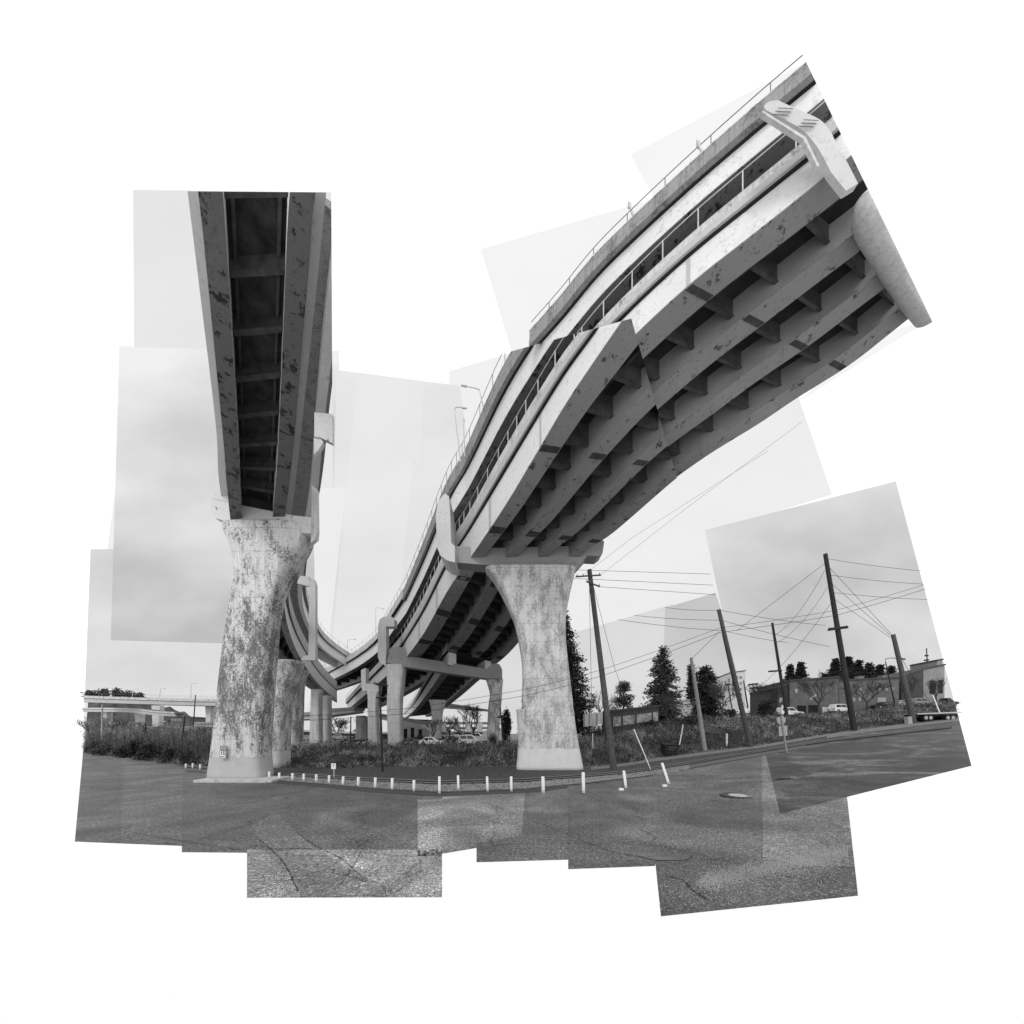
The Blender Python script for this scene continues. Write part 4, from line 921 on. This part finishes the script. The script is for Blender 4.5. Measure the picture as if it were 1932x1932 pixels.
wire([(1568, 1100, 34.6), (1685, 1203, 36.5)], 'second guy cable from the tallest pole to the pole near the trailer')
wire([(1574, 1130, 34.6), (1686, 1207, 36.5)], 'third guy cable from the tallest pole to the pole near the trailer')
wire([(1305, 1243, 30), (1357, 1192, 30)], 'short wire joining the pale bare pole and the dark leaning pole')
wire([(1120, 1108, 23.5), (1160, 1262, 23.2), (1229, 1452, 21.8)], 'guy wire slanting down right from the two-arm pole')
wire([(1112, 1110, 23.5), (1118, 1420, 24.8)], 'vertical guy wire left of the two-arm pole')
wire([(1103, 1084, 23.5), (1192, 1015, 23), (1450, 850, 20)], 'faint wire climbing to the right above the two-arm pole', 0, .01)
wire([(1134, 1084, 23.5), (1300, 955, 22), (1514, 795, 20)], 'second faint wire climbing to the right under the viaduct', 0, .01)
wire([(1362, 1195, 30), (1385, 1300, 30), (1440, 1382, 31.5)], 'guy wire slanting from the dark leaning pole to the bank')
wire([(1687, 1215, 36.5), (1712, 1262, 36.8), (1778, 1360, 37.2)], 'guy wire of the pole near the trailer')
for (a_, b_, Y, lb) in (((1196, 1376), (1228, 1452), 21.9, 'white guard tube on the slanting guy wire right of the two-arm pole'), ((1118, 1384), (1118, 1412), 25.6, 'short white stake left of the two-arm pole'), ((1289, 1367), (1282, 1405), 29.6, 'white stake on the bank right of the dumpster'), ((1760, 1312), (1776, 1352), 37.0, 'white guard tube in front of the flatbed trailer')):
    m = MB(); p_, q_ = at(*a_, Y), at(*b_, Y); m.tube([p_, q_], .03 * Y / 22, 6); tag(m.build('guard_tube', 'white_paint', origin=q_), lb, 'stake', 'white stakes and guards')

# ---------------------------------------------------------------- trees
conifer(1066, 44, 1150, 140, 'tallest dark conifer, half hidden by the broad pier', 'needle_dark', 1.0)
conifer(1251, 46, 1219, 92, 'shaggy tall conifer behind the brick building', 'needle', .85, shape=.7)
pine(1176, 46, 1288, 56, 'round-topped pine behind the brick building')
conifer(1330, 50, 1256, 76, 'dense dark rounded conifer right of the pale bare pole', 'needle_dark', 1.3, shape=.55)
conifer(1304, 51, 1254, 20, 'narrow dark cypress just left of the pale bare pole', 'needle_dark', 1.5, shape=.4)
for px, tp, w_, lb in ((1491, 1255, 20, 'left of two conifers over the dark hall'), (1511, 1250, 24, 'right of two conifers over the dark hall'), (1556, 1271, 14, 'smallest conifer peeping over the dark hall'), (1577, 1243, 28, 'conifer immediately left of the tallest pole'), (1601, 1239, 30, 'highest conifer, immediately right of the tallest pole'), (1620, 1246, 26, 'third conifer over the long grey hall'), (1640, 1252, 30, 'broad conifer over the middle of the long grey hall'), (1660, 1255, 22, 'fifth conifer over the long grey hall'), (1681, 1258, 24, 'conifer next to the dark street lamp')):
    conifer(px, 78, tp, w_ * 2.3, lb, 'needle_dark', 1.1, shape=1.0, group='conifers behind the halls', base=.35)
bare(1362, 44, 1278, 62, 'large bare tree on the bank between the two leaning poles')
bare(1440, 48, 1284, 60, 'dense bare tree left of the dark-fronted hall', depth=6, twig=1.2)
bare(1545, 41.5, 1268, 92, 'wide bare tree in front of the dark-fronted hall', depth=6)
bare(1636, 43, 1277, 84, 'wide bare tree in front of the long grey hall', depth=6)
bare(1766, 47, 1278, 38, 'bare tree in front of the rightmost hall', depth=5)
bare(1712, 52, 1272, 46, 'bare tree behind the pole near the trailer', depth=5)
bare(1262, 38, 1305, 76, 'spreading bare tree in front of the shaggy conifer', depth=6, trunk=.22)
bare(1138, 44, 1296, 60, 'pale bare tree behind the two-arm pole', 'bark_pale', depth=5)
bare(817, 40, 1352, 40, 'slim bare tree before the girder-ramp column', depth=5)
bare(848, 50, 1345, 34, 'bare tree left of the stacked roadway centre', 'bark', depth=5)
bare(893, 46, 1328, 56, 'bare tree beside the small house', depth=6)
bare(868, 44, 1350, 36, 'small bare tree between the two others by the stacked roadway', depth=5)
bare(640, 62, 1350, 86, 'wide bare tree seen between the columns under the curling ramp', 'bark', depth=6, trunk=.15, twig=1.2)
bare(690, 66, 1352, 50, 'bare tree behind the distant stained column', depth=6, trunk=.15, twig=1.3)
LBN = ['at the very left edge', 'second from the left edge', 'third from the left edge', 'under the short sloping overpass', 'left of the dark pole', 'above the dark evergreen bush', 'right above the round evergreen', 'between the overpass and the round evergreen', 'behind the thin pole', 'left of the far pier', 'right of the far pier', 'two steps left of the stained pier', 'immediately left of the stained pier', 'behind the three short posts']
for i, (px, Y, tp, w_) in enumerate([(180, 50, 1352, 30), (192, 46, 1345, 46), (216, 48, 1352, 40), (238, 50, 1356, 36), (252, 44, 1366, 40), (262, 46, 1360, 38), (300, 42, 1366, 44), (318, 45, 1362, 40), (346, 38, 1368, 40), (284, 52, 1364, 38), (376, 44, 1368, 36), (362, 36, 1374, 42), (388, 36, 1366, 44), (332, 40, 1364, 40)]):
    bare(px, Y, tp, w_ * 1.25, 'bare thicket tree ' + LBN[i], ('bark', 'bark_pale')[i % 3 == 1], depth=5, group='bare trees of the left thicket', trunk=.12, twig=1.25)
for px, Y, w_, h_, mt, lb in ((258, 32, 30, 36, 'needle_dark', 'small dark evergreen, tallest bush left of the round one'), (292, 30, 48, 38, 'needle', 'big round evergreen bush at the edge of the lot'), (270, 30.6, 30, 26, 'leaf', 'grey-leaved bush left of the round evergreen'), (232, 33.5, 34, 22, 'needle_dark', 'low dark bush where the asphalt meets the thicket'), (328, 28.2, 44, 30, 'leaf', 'loose bush right of the round evergreen'), (362, 26.8, 46, 28, 'leaf', 'bush behind the three short posts'), (200, 36.8, 50, 20, 'leaf', 'low wide bush near the pale thin pole'), (180, 39.5, 30, 24, 'leaf', 'bush at the extreme left edge'), (396, 26.4, 30, 30, 'leaf', 'bush against the left side of the stained pier'),
                               (1220, 37, 30, 22, 'leaf', 'bush at the left corner of the hedge by the brick building'), (1300, 36, 60, 28, 'needle', 'long dark hedge clump right of the brick building'), (1268, 35.5, 50, 24, 'needle', 'hedge clump under the spreading bare tree'), (1335, 40, 40, 20, 'leaf', 'pale hedge clump below the dark rounded conifer'), (1120, 36, 34, 14, 'leaf', 'bush under the raised billboard'), (1380, 56, 30, 20, 'needle', 'round shrub beside the far parked cars'), (1447, 45, 30, 34, 'needle_dark', 'tall hedge at the left of the dark-fronted hall'), (1712, 54, 40, 22, 'needle', 'hedge between the long grey hall and the rightmost one')):
    bush(px, Y, w_, h_, lb, mt, n=1500 if w_ > 40 else 1000)
bush(962, 42, 34, 66, 'tall dark ivy-like hedge mass left of the broad pier', 'needle_dark', 'hedge', 3200)
conifer(991, 47, 1316, 34, 'feathery evergreen top peeping out left of the broad pier', 'needle', 1.1)
# spiky plant
q = ground(930, 36.6); m = MB(); 
for _ in range(120):
    an = R.uniform(0, 6.28); L = R.uniform(.9, 1.7); v = Vector((math.cos(an), math.sin(an), 0)); b_ = q + v * .1; w_ = Vector((-v.y, v.x, 0)) * .03
    m.face([b_ - w_, b_ + w_, b_ + v * L * R.uniform(.1, .5) + Vector((0, 0, L))])
m.sheet = True; tag(m.build('spiky_plant', 'needle', origin=q), 'spiky clump of long leaves at the foot of the stained slim column', 'plant')
def thicket(px0, px1, Y0, Y1, top, n, seed, mat, lean=.12):
    r = random.Random(seed); m = MB(); m.sheet = True
    for _ in range(n):
        px = r.uniform(px0, px1); Y = r.uniform(Y0, Y1) if Y0 > 25 else foot(px) + r.uniform(Y0, Y1); g = ground(px, Y)
        H = (CAMZ + (HY - (top + 14 * noise.noise(Vector((px * .06, seed, 0))))) / F * Y) - g.z; H *= r.uniform(.35, 1) ** .6
        t = g + Vector((r.uniform(-lean, lean) * H, 0, H)); w_ = Vector((.012 + .0004 * Y, 0, 0)); m.face([g - w_, g + w_, t])
        for _ in range(3):
            f = r.uniform(.3, .95); b = g.lerp(t, f); L = H * (1 - f * .6) * r.uniform(.15, .4)
            e = b + Vector((r.uniform(-1, 1) * L, r.uniform(-.5, .5) * L, L * r.uniform(.3, 1))); w2 = w_ * .6; m.face([b - w2, b + w2, e])
            if r.random() < .35: leaf(m, e, .22 * Y / 45, .8, r)
    return tag(m.build('thicket', mat), kind='stuff')
thicket(162, 404, 4, 22, 1376, 3300, 1, 'bark')
thicket(162, 404, 5, 20, 1362, 900, 11, 'bark_pale', .2)
thicket(162, 404, 1.2, 9, 1398, 3500, 2, 'leaf')
thicket(622, 960, 60, 78, 1391, 2600, 3, 'bark')
thicket(560, 960, 98, 118, 1379, 5000, 7, 'leaf')
thicket(1120, 1330, 38, 44, 1374, 1500, 4, 'leaf')
# wooded hill on the far left
m = MB(); hx = list(range(150, 420, 9))
def hilltop(px): return interp(px, [157, 200, 250, 300, 330, 360, 400, 420], [1318, 1315, 1320, 1330, 1338, 1350, 1366, 1378]) + 3 * math.sin(px * .23)
for px in hx:
    for k_, (Y, f) in enumerate(((112, 0), (125, .75), (140, 1), (170, .6))):
        g = at(px, 1379 + (hilltop(px) - 1379) * f, Y); m.v.append(tuple(g))
for i in range(len(hx) - 1):
    for k_ in range(3):
        a_ = i * 4 + k_; m.f.append((a_, a_ + 4, a_ + 5, a_ + 1)); m.mi.append(0)
m.sheet = True; tag(m.build('hill', 'hill', cuts=[LEFT_EDGE]), kind='structure')
def hill_tree(px, Y, top, bot, wpx, label, mat='leaf'):
    c = at(px, bot, Y); H = (bot - top) / F * Y; W = wpx / 2 / F * Y; r = empty('hill_tree', c, label, 'tree', 'trees on the far hill')
    m = MB(); m.tube([c - Vector((0, 0, 1)), c + Vector((0, 0, H * .6))], [.3, .1], 5); m.build('trunk', 'bark', r)
    m = MB(); blobs(m, [(c + Vector((R.uniform(-.5, .5) * W, 0, H * R.uniform(.4, .8))), (W * .5, W * .5, H * .28)) for _ in range(7)], 90, .75); m.build('crown', mat, r)
for i, (px, tp, w_) in enumerate(((172, 1303, 30), (196, 1300, 28), (222, 1299, 28), (244, 1302, 24), (262, 1308, 18))):
    hill_tree(px, 135, tp, 1328, w_, 'leafless crown on the hill above the overpass, %s from the left' % ords[i], 'leaf')
# ---------------------------------------------------------------- buildings
def building(label, px0, px1, t0, t1, Y, dep, mat, wins=(), cat='building', name='building', roof='roofing', side=None, doors=(), gy=None, group=None):
    a_, b_ = at(px0, t0, Y), at(px1, t1, Y); z0 = (min(ground(px0, Y).z, ground(px1, Y).z) - .3) if gy is None else at(px0, gy, Y).z
    c = Vector(((a_.x + b_.x) / 2, Y, z0)); r = empty(name, c, label, cat, group or 'buildings along the street')
    m = MB(); m.hexa([(a_.x, Y, z0), (b_.x, Y, z0), (b_.x + dep * .2, Y + dep, z0), (a_.x + dep * .2, Y + dep, z0), (a_.x, Y, a_.z), (b_.x, Y, b_.z), (b_.x + dep * .2, Y + dep, b_.z), (a_.x + dep * .2, Y + dep, a_.z)]); m.build('wall', mat, r)
    e = .12; m = MB(); m.hexa([(a_.x - e, Y - e, a_.z), (b_.x + e, Y - e, b_.z), (b_.x + dep * .2 + e, Y + dep, b_.z), (a_.x + dep * .2 - e, Y + dep, a_.z)] + [(a_.x - e, Y - e, a_.z + .22), (b_.x + e, Y - e, b_.z + .22), (b_.x + dep * .2 + e, Y + dep, b_.z + .22), (a_.x + dep * .2 - e, Y + dep, a_.z + .22)]); m.build('roof_edge', roof, r)
    for (x0_, x1_, y0_, y1_, *o_) in wins:
        dy = (y1_ - y0_); sl = (t1 - t0) / (px1 - px0) * (x1_ - x0_); fr_ = .06
        q0, q1, q2, q3 = at(x0_, y1_, Y), at(x1_, y1_ + sl, Y), at(x1_, y0_ + sl, Y), at(x0_, y0_, Y)
        m = MB(); m.prism([q - Vector((0, .05, 0)) for q in (q0, q1, q2, q3)], (0, .045, 0)); w_ = m.build('window', 'stucco_pale' if not o_ else o_[0], r)
        nx_, nz_ = max(2, int((x1_ - x0_) / 4)), max(1, int(dy / 4)); m = MB()
        for i in range(nx_):
            for j in range(nz_):
                u0, u1, v0, v1 = (i + .14) / nx_, (i + .9) / nx_, (j + .14) / nz_, (j + .88) / nz_
                f_ = lambda u, v: (q0.lerp(q1, u)).lerp(q3.lerp(q2, u), v) - Vector((0, .058, 0))
                m.face([f_(u0, v0), f_(u1, v0), f_(u1, v1), f_(u0, v1)])
        m.sheet = True; m.build('panes', 'pane' if not o_ or len(o_) < 2 else o_[1], w_)
    for (x0_, x1_, y0_, y1_, mt) in doors:
        m = MB(); m.prism([at(x, y, Y - .07) for x, y in ((x0_, y1_), (x1_, y1_), (x1_, y0_), (x0_, y0_))], (0, .065, 0)); m.build('door', mt, r)
    return r
building('dark brick industrial building with tall multi-pane windows beside the two-arm pole', 1140, 1243, 1345, 1334, 37, 6, 'brick', [(1157, 1171, 1353, 1371), (1175, 1197, 1351, 1368), (1201, 1229, 1348, 1364), (1232, 1241, 1344, 1361), (1180, 1202, 1379, 1391), (1207, 1230, 1377, 1388)], doors=[(1160, 1172, 1380, 1398, 'black'), (1235, 1241, 1373, 1392, 'black')])
q = ground(1121, 34.5); r = empty('billboard', q, 'raised pale panelled box on two dark posts left of the brick building', 'billboard')
m = MB(); m.prism([at(x, y, 34.5) for x, y in ((1105, 1371), (1137, 1366), (1137, 1343), (1104, 1347))], (0, 1.0, 0)); m.build('panel', 'concrete_pale', r)
for i, x in enumerate((1111, 1125)): m = MB(); m.prism([at(x, 1370 - i * 1.5, 34.45), at(x + 2.5, 1370 - i * 1.5, 34.45), at(x + 2.5, 1346, 34.45), at(x, 1346, 34.45)], (0, .04, 0)); m.build('seam', 'parapet_dark', r)
for x in (1112, 1130): m = MB(); p_ = at(x, 1370, 35); m.tube([(p_.x, 35, ground(x, 35).z - .2), p_], .07, 6); m.build('post', 'pole_dark', r)
building('low pale flat building behind the hedge and bare tree', 1243, 1345, 1330, 1316, 50, 6, 'pale_wall', [(1255, 1262, 1336, 1344), (1320, 1327, 1325, 1333)], roof='stucco_pale')
building('white two-storey block far down the street with many windows', 1378, 1406, 1270, 1266, 95, 10, 'pale_wall', [(1381 + 7 * i, 1386 + 7 * i, 1276 + 11 * j, 1281 + 11 * j) for i in range(3) for j in range(4)])
building('dark-fronted hall with two black garage openings', 1490, 1582, 1286, 1279, 47, 9, 'brick_grey', [(1528, 1540, 1311, 1321), (1499, 1504, 1300, 1308)], doors=[(1505, 1521, 1331, 1353, 'black'), (1526, 1543, 1330, 1353, 'black'), (1552, 1568, 1334, 1353, 'pale_wall')])
building('lower dark shed leaning against the left of the dark-fronted hall', 1467, 1489.5, 1300, 1291, 47.4, 8, 'brick', [(1470, 1476, 1318, 1326)], doors=[(1474, 1484, 1330, 1352, 'concrete_pale')])
building('long grey hall with a row of small upper windows', 1583, 1696, 1285, 1280, 50, 9, 'brick_grey', [(1609, 1613, 1299, 1304), (1622, 1626, 1298, 1303), (1646, 1650, 1300, 1305), (1658, 1662, 1299, 1304), (1670, 1674, 1298, 1303), (1683, 1687, 1297, 1302), (1607, 1613, 1317, 1323), (1619, 1624, 1315, 1322), (1637, 1643, 1315, 1321)], doors=[(1656, 1671, 1316, 1331, 'stucco_pale')])
building('dark slanted-roof hall in front of the rightmost one', 1700, 1741, 1279, 1264, 53, 8, 'brick')
building('rightmost grey hall with tall dark openings', 1742, 1782, 1264, 1255, 54, 8, 'stucco', doors=[(1755, 1765, 1284, 1309, 'black'), (1771, 1779, 1283, 1308, 'black')])
building('tall block stub behind the rightmost hall', 1768, 1778, 1247, 1245, 60, 5, 'stucco')
for (px, py, Y, w_, lb) in ((1525, 1284, 50, .6, 'small vent box on the roof of the dark-fronted hall'), (1625, 1281, 53, .8, 'wide vent box on the roof of the long grey hall'), (1668, 1280, 53, .5, 'narrow vent box on the roof of the long grey hall'), (1190, 1339, 39, .5, 'vent box on the roof of the brick building')):
    c = at(px, py, Y); m = MB(); m.box(c.x - w_ / 2, c.x + w_ / 2, Y, Y + .6, c.z - .3, c.z + .35); m.box(c.x - w_ / 2 - .05, c.x + w_ / 2 + .05, Y - .05, Y + .65, c.z + .352, c.z + .42)
    tag(m.build('roof_vent', 'stucco', origin=c), lb, 'vent', 'roof vents')
# small house
q = ground(925, 39); a_, b_ = at(909, 1397, 39), at(944, 1397, 39); r = empty('house', q, 'small pale house with a light gabled roof beside the stained slim column', 'house')
m = MB(); m.box(a_.x, b_.x, 39, 41.5, q.z - .2, a_.z); m.build('wall', 'stucco_pale', r)
m = MB(); t0_, t1_ = at(914, 1376, 40.2), at(945, 1376, 40.2); t0_.z = t1_.z = a_.z + 1.05
m.v = [tuple(v) for v in ((a_.x - .25, 38.7, a_.z - .02), (b_.x + .2, 38.7, a_.z - .02), (b_.x + .2, 41.8, a_.z - .02), (a_.x - .25, 41.8, a_.z - .02), (t0_.x, 40.2, t0_.z), (t1_.x + .1, 40.2, t1_.z))]
m.f = [(0, 1, 5, 4), (2, 3, 4, 5), (0, 4, 3), (1, 2, 5), (3, 2, 1, 0)]; m.mi = [0] * 5; m.build('roof', 'concrete_pale', r)
m = MB(); m.box(a_.x + .25, a_.x + .55, 38.95, 38.99, a_.z - .38, a_.z - .15); m.build('window', 'pane', r); m = MB(); m.box(b_.x - .3, b_.x - .05, 38.95, 38.99, q.z, a_.z - .12); m.build('door', 'parapet_dark', r)
# far city blocks under the ramps and on the hill
for i, (x0_, x1_, y0_, Y, lb) in enumerate(((292, 318, 1356, 118, 'long low brick block on the hillside, left'), (321, 358, 1352, 116, 'stepped brick block on the hillside, right'))):
    building(lb, x0_, x1_, y0_, y0_ + 3, Y, 8, 'brick_grey', [(x0_ + 3 + 5 * k_, x0_ + 6 + 5 * k_, y0_ + 4, y0_ + 8) for k_ in range(4)], gy=1376, group='blocks on the hillside')
building('pale arcade building with dark tall openings behind the thin column', 757, 806, 1358, 1360, 72, 5, 'concrete', doors=[(762, 768, 1375, 1398, 'black'), (775, 781, 1373, 1398, 'black'), (790, 796, 1376, 1398, 'black')])

# ---------------------------------------------------------------- vehicles
def car(px, Y, kind, paint, label, rot=0.0, L=2.75, dz=0.0):
    g = ground(px, Y); g.z += dz; r = empty('parked_car', g, label, 'car', 'parked cars', rot)
    W = .56; h1 = {'suv': .62, 'sedan': .55, 'pickup': .62}[kind]; h2 = {'suv': 1.08, 'sedan': .88, 'pickup': 1.05}[kind]; b0 = .2
    def ext(poly, w0, w1, zc, zt):
        m_ = MB(); n = len(poly); 
        for s_ in (-1, 1):
            for x, z in poly:
                t = 0 if zt == zc else min(max((z - zc) / (zt - zc), 0), 1); m_.v.append((x, s_ * (w0 + (w1 - w0) * t), z))
        m_.f = [tuple(range(n)), tuple(range(2 * n - 1, n - 1, -1))] + [(i, (i + 1) % n, n + (i + 1) % n, n + i) for i in range(n)]; m_.mi = [0] * len(m_.f); return m_
    hl = L / 2
    body = [(-hl, b0 + .05), (-hl + .02, h1 - .04), (-hl + .12, h1), (hl * .42, h1), (hl - .12, h1 - .09), (hl, h1 - .2), (hl, b0 + .02), (hl * .8, b0), (hl * .78, b0 + .16), (hl * .66, b0 + .24), (hl * .5, b0 + .16), (hl * .48, b0), (-hl * .45, b0), (-hl * .47, b0 + .16), (-hl * .6, b0 + .24), (-hl * .75, b0 + .16), (-hl * .77, b0)]
    o = ext(body, W, W, 0, 0).build('body', paint, r, local=True); bv = o.modifiers.new('bevel', 'BEVEL'); bv.width = .02; bv.segments = 2
    if kind == 'suv': cab = [(-hl + .1, h1), (-hl + .2, h2 - .04), (-hl + .35, h2), (hl * .12, h2), (hl * .48, h1)]
    elif kind == 'sedan': cab = [(-hl * .78, h1), (-hl * .45, h2 - .02), (-hl * .2, h2), (hl * .1, h2 - .01), (hl * .5, h1)]
    else: cab = [(-hl * .15, h1), (-hl * .12, h2 - .02), (-hl * .02, h2), (hl * .22, h2), (hl * .48, h1)]
    o = ext(cab, W * .97, W * .8, h1, h2).build('cabin', paint, r, local=True); bv = o.modifiers.new('bevel', 'BEVEL'); bv.width = .015
    cx_ = sum(p[0] for p in cab) / len(cab); cz = (h1 + h2) / 2
    x_a, x_b = min(p[0] for p in cab), max(p[0] for p in cab)
    zz0, zz1 = h1 + .05, h2 - .08
    def edge(z, left):
        pts = cab[:3] if left else cab[-2:][::-1]
        for i in range(len(pts) - 1):
            if pts[i][1] <= z <= pts[i + 1][1]: t = (z - pts[i][1]) / (pts[i + 1][1] - pts[i][1]); return pts[i][0] + t * (pts[i + 1][0] - pts[i][0])
        return pts[-1][0]
    lx0, lx1, rx0, rx1 = edge(zz0, True) + .07, edge(zz1, True) + .07, edge(zz0, False) - .08, edge(zz1, False) - .08
    nwin = 1 if kind == 'pickup' else 2
    for s_ in (-1, 1):
        for k_ in range(nwin):
            u0, u1 = k_ / nwin + .02, (k_ + 1) / nwin - .02
            wy = lambda z: s_ * (W * .97 + (W * .8 - W * .97) * (z - h1) / (h2 - h1) + .006)
            m_ = MB(); m_.sheet = True; m_.face([(lx0 + (rx0 - lx0) * u0, wy(zz0), zz0), (lx0 + (rx0 - lx0) * u1, wy(zz0), zz0), (lx1 + (rx1 - lx1) * u1, wy(zz1), zz1), (lx1 + (rx1 - lx1) * u0, wy(zz1), zz1)]); m_.build('side_window', 'glass', r, local=True)
        for x in (-hl * .61, hl * .64):
            m_ = MB(); m_.tube([(x, s_ * (W - .16), .2), (x, s_ * (W + .01), .2)], .2, 16); wh = m_.build('wheel', 'tyre', r, local=True)
            m_ = MB(); m_.tube([(x, s_ * (W + .0), .2), (x, s_ * (W + .02), .2)], .11, 12); m_.build('rim', 'rim', wh, local=True)
        m_ = MB(); m_.box(hl - .03, hl + .01, s_ * .42 - .08, s_ * .42 + .08, h1 - .2, h1 - .12); m_.build('headlight', 'rim', r, local=True)
        m_ = MB(); m_.box(-hl - .01, -hl + .03, s_ * .45 - .06, s_ * .45 + .06, h1 - .2, h1 - .06); m_.build('tail_light', 'parapet_dark', r, local=True)
    return r
car(1489, 44.5, 'suv', 'car_white', 'white four-door vehicle partly behind the octagonal sign', 0)
car(1586, 45.5, 'suv', 'car_white', 'pale hatchback left of the tallest pole, before the halls', 0, 2.4)
car(1666, 48, 'sedan', 'car_dark', 'black sedan parked before the long grey hall', math.pi)
car(1704, 51, 'sedan', 'car_grey', 'grey sedan half hidden by the pole near the trailer', 0, 2.4)
car(1737, 50, 'suv', 'car_grey', 'grey estate car parked beside the dark slanted-roof hall', 0, 2.7)
car(1782, 49.5, 'pickup', 'car_dark', 'dark pickup in front of the rightmost hall', 0, 2.6)
car(1412, 62, 'suv', 'car_white', 'white car seen at an angle behind the dark leaning pole', .9, 2.2)
car(1391, 70, 'sedan', 'car_white', 'small white car farthest up the street', .9, 2.4)
car(1357, 50, 'sedan', 'car_grey', 'pale grey car under the large bare tree', .3, 2.2)
car(814, 36.5, 'sedan', 'car_white', 'white car at the top of the bank between the central columns', 0, 2.3)
car(888, 39.5, 'suv', 'car_white', 'long white car left of the small house', 0, 2.6)
car(902, 55, 'suv', 'car_white', 'white van far back, left of the small house', 0, 2.2)
car(640, 56, 'sedan', 'car_grey', 'grey car behind the bank under the curling ramp', .2, 2.2)
# motorcycles
def moto(px, Y, rot, label):
    g = ground(px, Y); r = empty('motorcycle', g, label, 'motorcycle', 'parked motorcycles', rot)
    for x in (-.42, .42):
        m_ = MB(); m_.tube([(x, -.05, .2), (x, .05, .2)], .2, 14); w_ = m_.build('wheel', 'tyre', r, local=True); m_ = MB(); m_.tube([(x, -.055, .2), (x, .055, .2)], .09, 10); m_.build('hub', 'rim', w_, local=True)
    m_ = MB(); m_.hexa([(-.28, -.08, .22), (.22, -.08, .22), (.22, .08, .22), (-.28, .08, .22), (-.2, -.07, .46), (.2, -.07, .52), (.2, .07, .52), (-.2, .07, .46)]); m_.build('engine', 'rim', r, local=True)
    m_ = MB(); m_.tube([(-.5, 0, .5), (-.2, 0, .47), (.02, 0, .54), (.25, 0, .58)], [.05, .08, .1, .05], 8); m_.build('seat', 'black', r, local=True)
    m_ = MB(); m_.tube([(.42, 0, .2), (.3, 0, .6), (.26, 0, .7)], .025, 6); m_.tube([(.22, -.25, .72), (.27, 0, .68), (.22, .25, .72)], .02, 6); m_.build('handlebar', 'rim', r, local=True)
for i, (px, Y, rt) in enumerate(((652, 36.5, .3), (668, 37.5, .9), (677, 37, .5), (686, 36.6, 1.1), (748, 37, .4), (765, 37.5, .9), (776, 38, .6), (836, 41, .5), (850, 42, .9), (862, 42.5, .7))):
    moto(px, Y, rt, 'dark motorcycle parked on top of the bank, %s from the left' % ords[i])
# flatbed trailer
g = ground(1757, 37.0); r = empty('flatbed_trailer', g, 'low dark flatbed trailer with large wheels at the right edge', 'trailer')
m = MB(); m.hexa([(-2.05, -.65, .62), (2.3, -.65, .78), (2.3, .65, .78), (-2.05, .65, .62), (-2.05, -.65, .72), (2.3, -.65, .9), (2.3, .65, .9), (-2.05, .65, .72)]); m.build('deck', 'iron_pale', r, local=True)
m = MB(); m.box(-1.9, 2.2, -.35, .35, .42, .62); m.box(-2.1, -1.9, -.55, .55, .3, .66); m.build('chassis', 'black', r, local=True)
for x in (-1.2, .95, -.75, 1.45):
    for s_ in (-1, 1):
        m = MB(); m.tube([(x, s_ * .32, .3), (x, s_ * .62, .3)], .3, 20); wh = m.build('wheel', 'tyre', r, local=True)
        m = MB(); m.tube([(x, s_ * .60, .3), (x, s_ * .64, .3)], .17, 14); m.build('rim', 'rim', wh, local=True)
# dumpster
g = ground(1263, 29.3); r = empty('dumpster', g, 'black dumpster with scrawled white paint at the foot of the bank', 'dumpster', None, .12)
m = MB(); m.hexa([(-.5, -.3, .06), (.5, -.3, .06), (.5, .3, .06), (-.5, .3, .06), (-.54, -.36, .82), (.54, -.36, .82), (.54, .36, .95), (-.54, .36, .95)]); m.build('body', 'dumpster', r, local=True)
m = MB(); m.hexa([(-.57, -.38, .83), (.57, -.38, .83), (.57, .38, .97), (-.57, .38, .97), (-.57, -.38, .87), (.57, -.38, .87), (.57, .38, 1.01), (-.57, .38, 1.01)]); m.build('lid', 'black', r, local=True)
m = MB()
for x in (-.32, 0, .32): m.box(x - .02, x + .02, -.385, -.33, .1, .8)
m.build('ribs', 'dumpster', r, local=True)
m = MB(); rr = random.Random(4); x = -.22
for i in range(9):
    z = .66 if i < 5 else .48; x_ = -.25 + (i % 5) * .13; m.tube([(x_, -.395, z), (x_ + .04, -.395, z + rr.uniform(.03, .1)), (x_ + .08, -.395, z), (x_ + .02, -.395, z + .04)], .012, 4)
m.build('scrawl', 'graffiti', r, local=True)
m = MB()
for x in (-.42, .42): m.tube([(x, -.22, .05), (x, -.16, .05)], .05, 8)
m.build('castors', 'black', r, local=True)
# grey box on the pole near the trailer
p_ = at(1718, 1362, 36.2); m = MB(); m.prism([at(x, y, 36.0) for x, y in ((1714, 1369), (1722, 1369), (1721, 1352), (1713, 1352))], (0, .35, 0)); tag(m.build('meter_box', 'stucco_pale', origin=p_), 'grey metal box fixed low on the pole near the trailer', 'box')
#PART2END
for _ in range(2):
    for o in list(scene.objects):
        if o.type == 'MESH' and len(o.data.vertices) == 0 and not o.children: bpy.data.objects.remove(o)
for o in list(scene.objects):
    if o.parent is None and o.type != 'CAMERA' and o.type != 'LIGHT':
        o.location = o.location * S; o.scale = o.scale * S
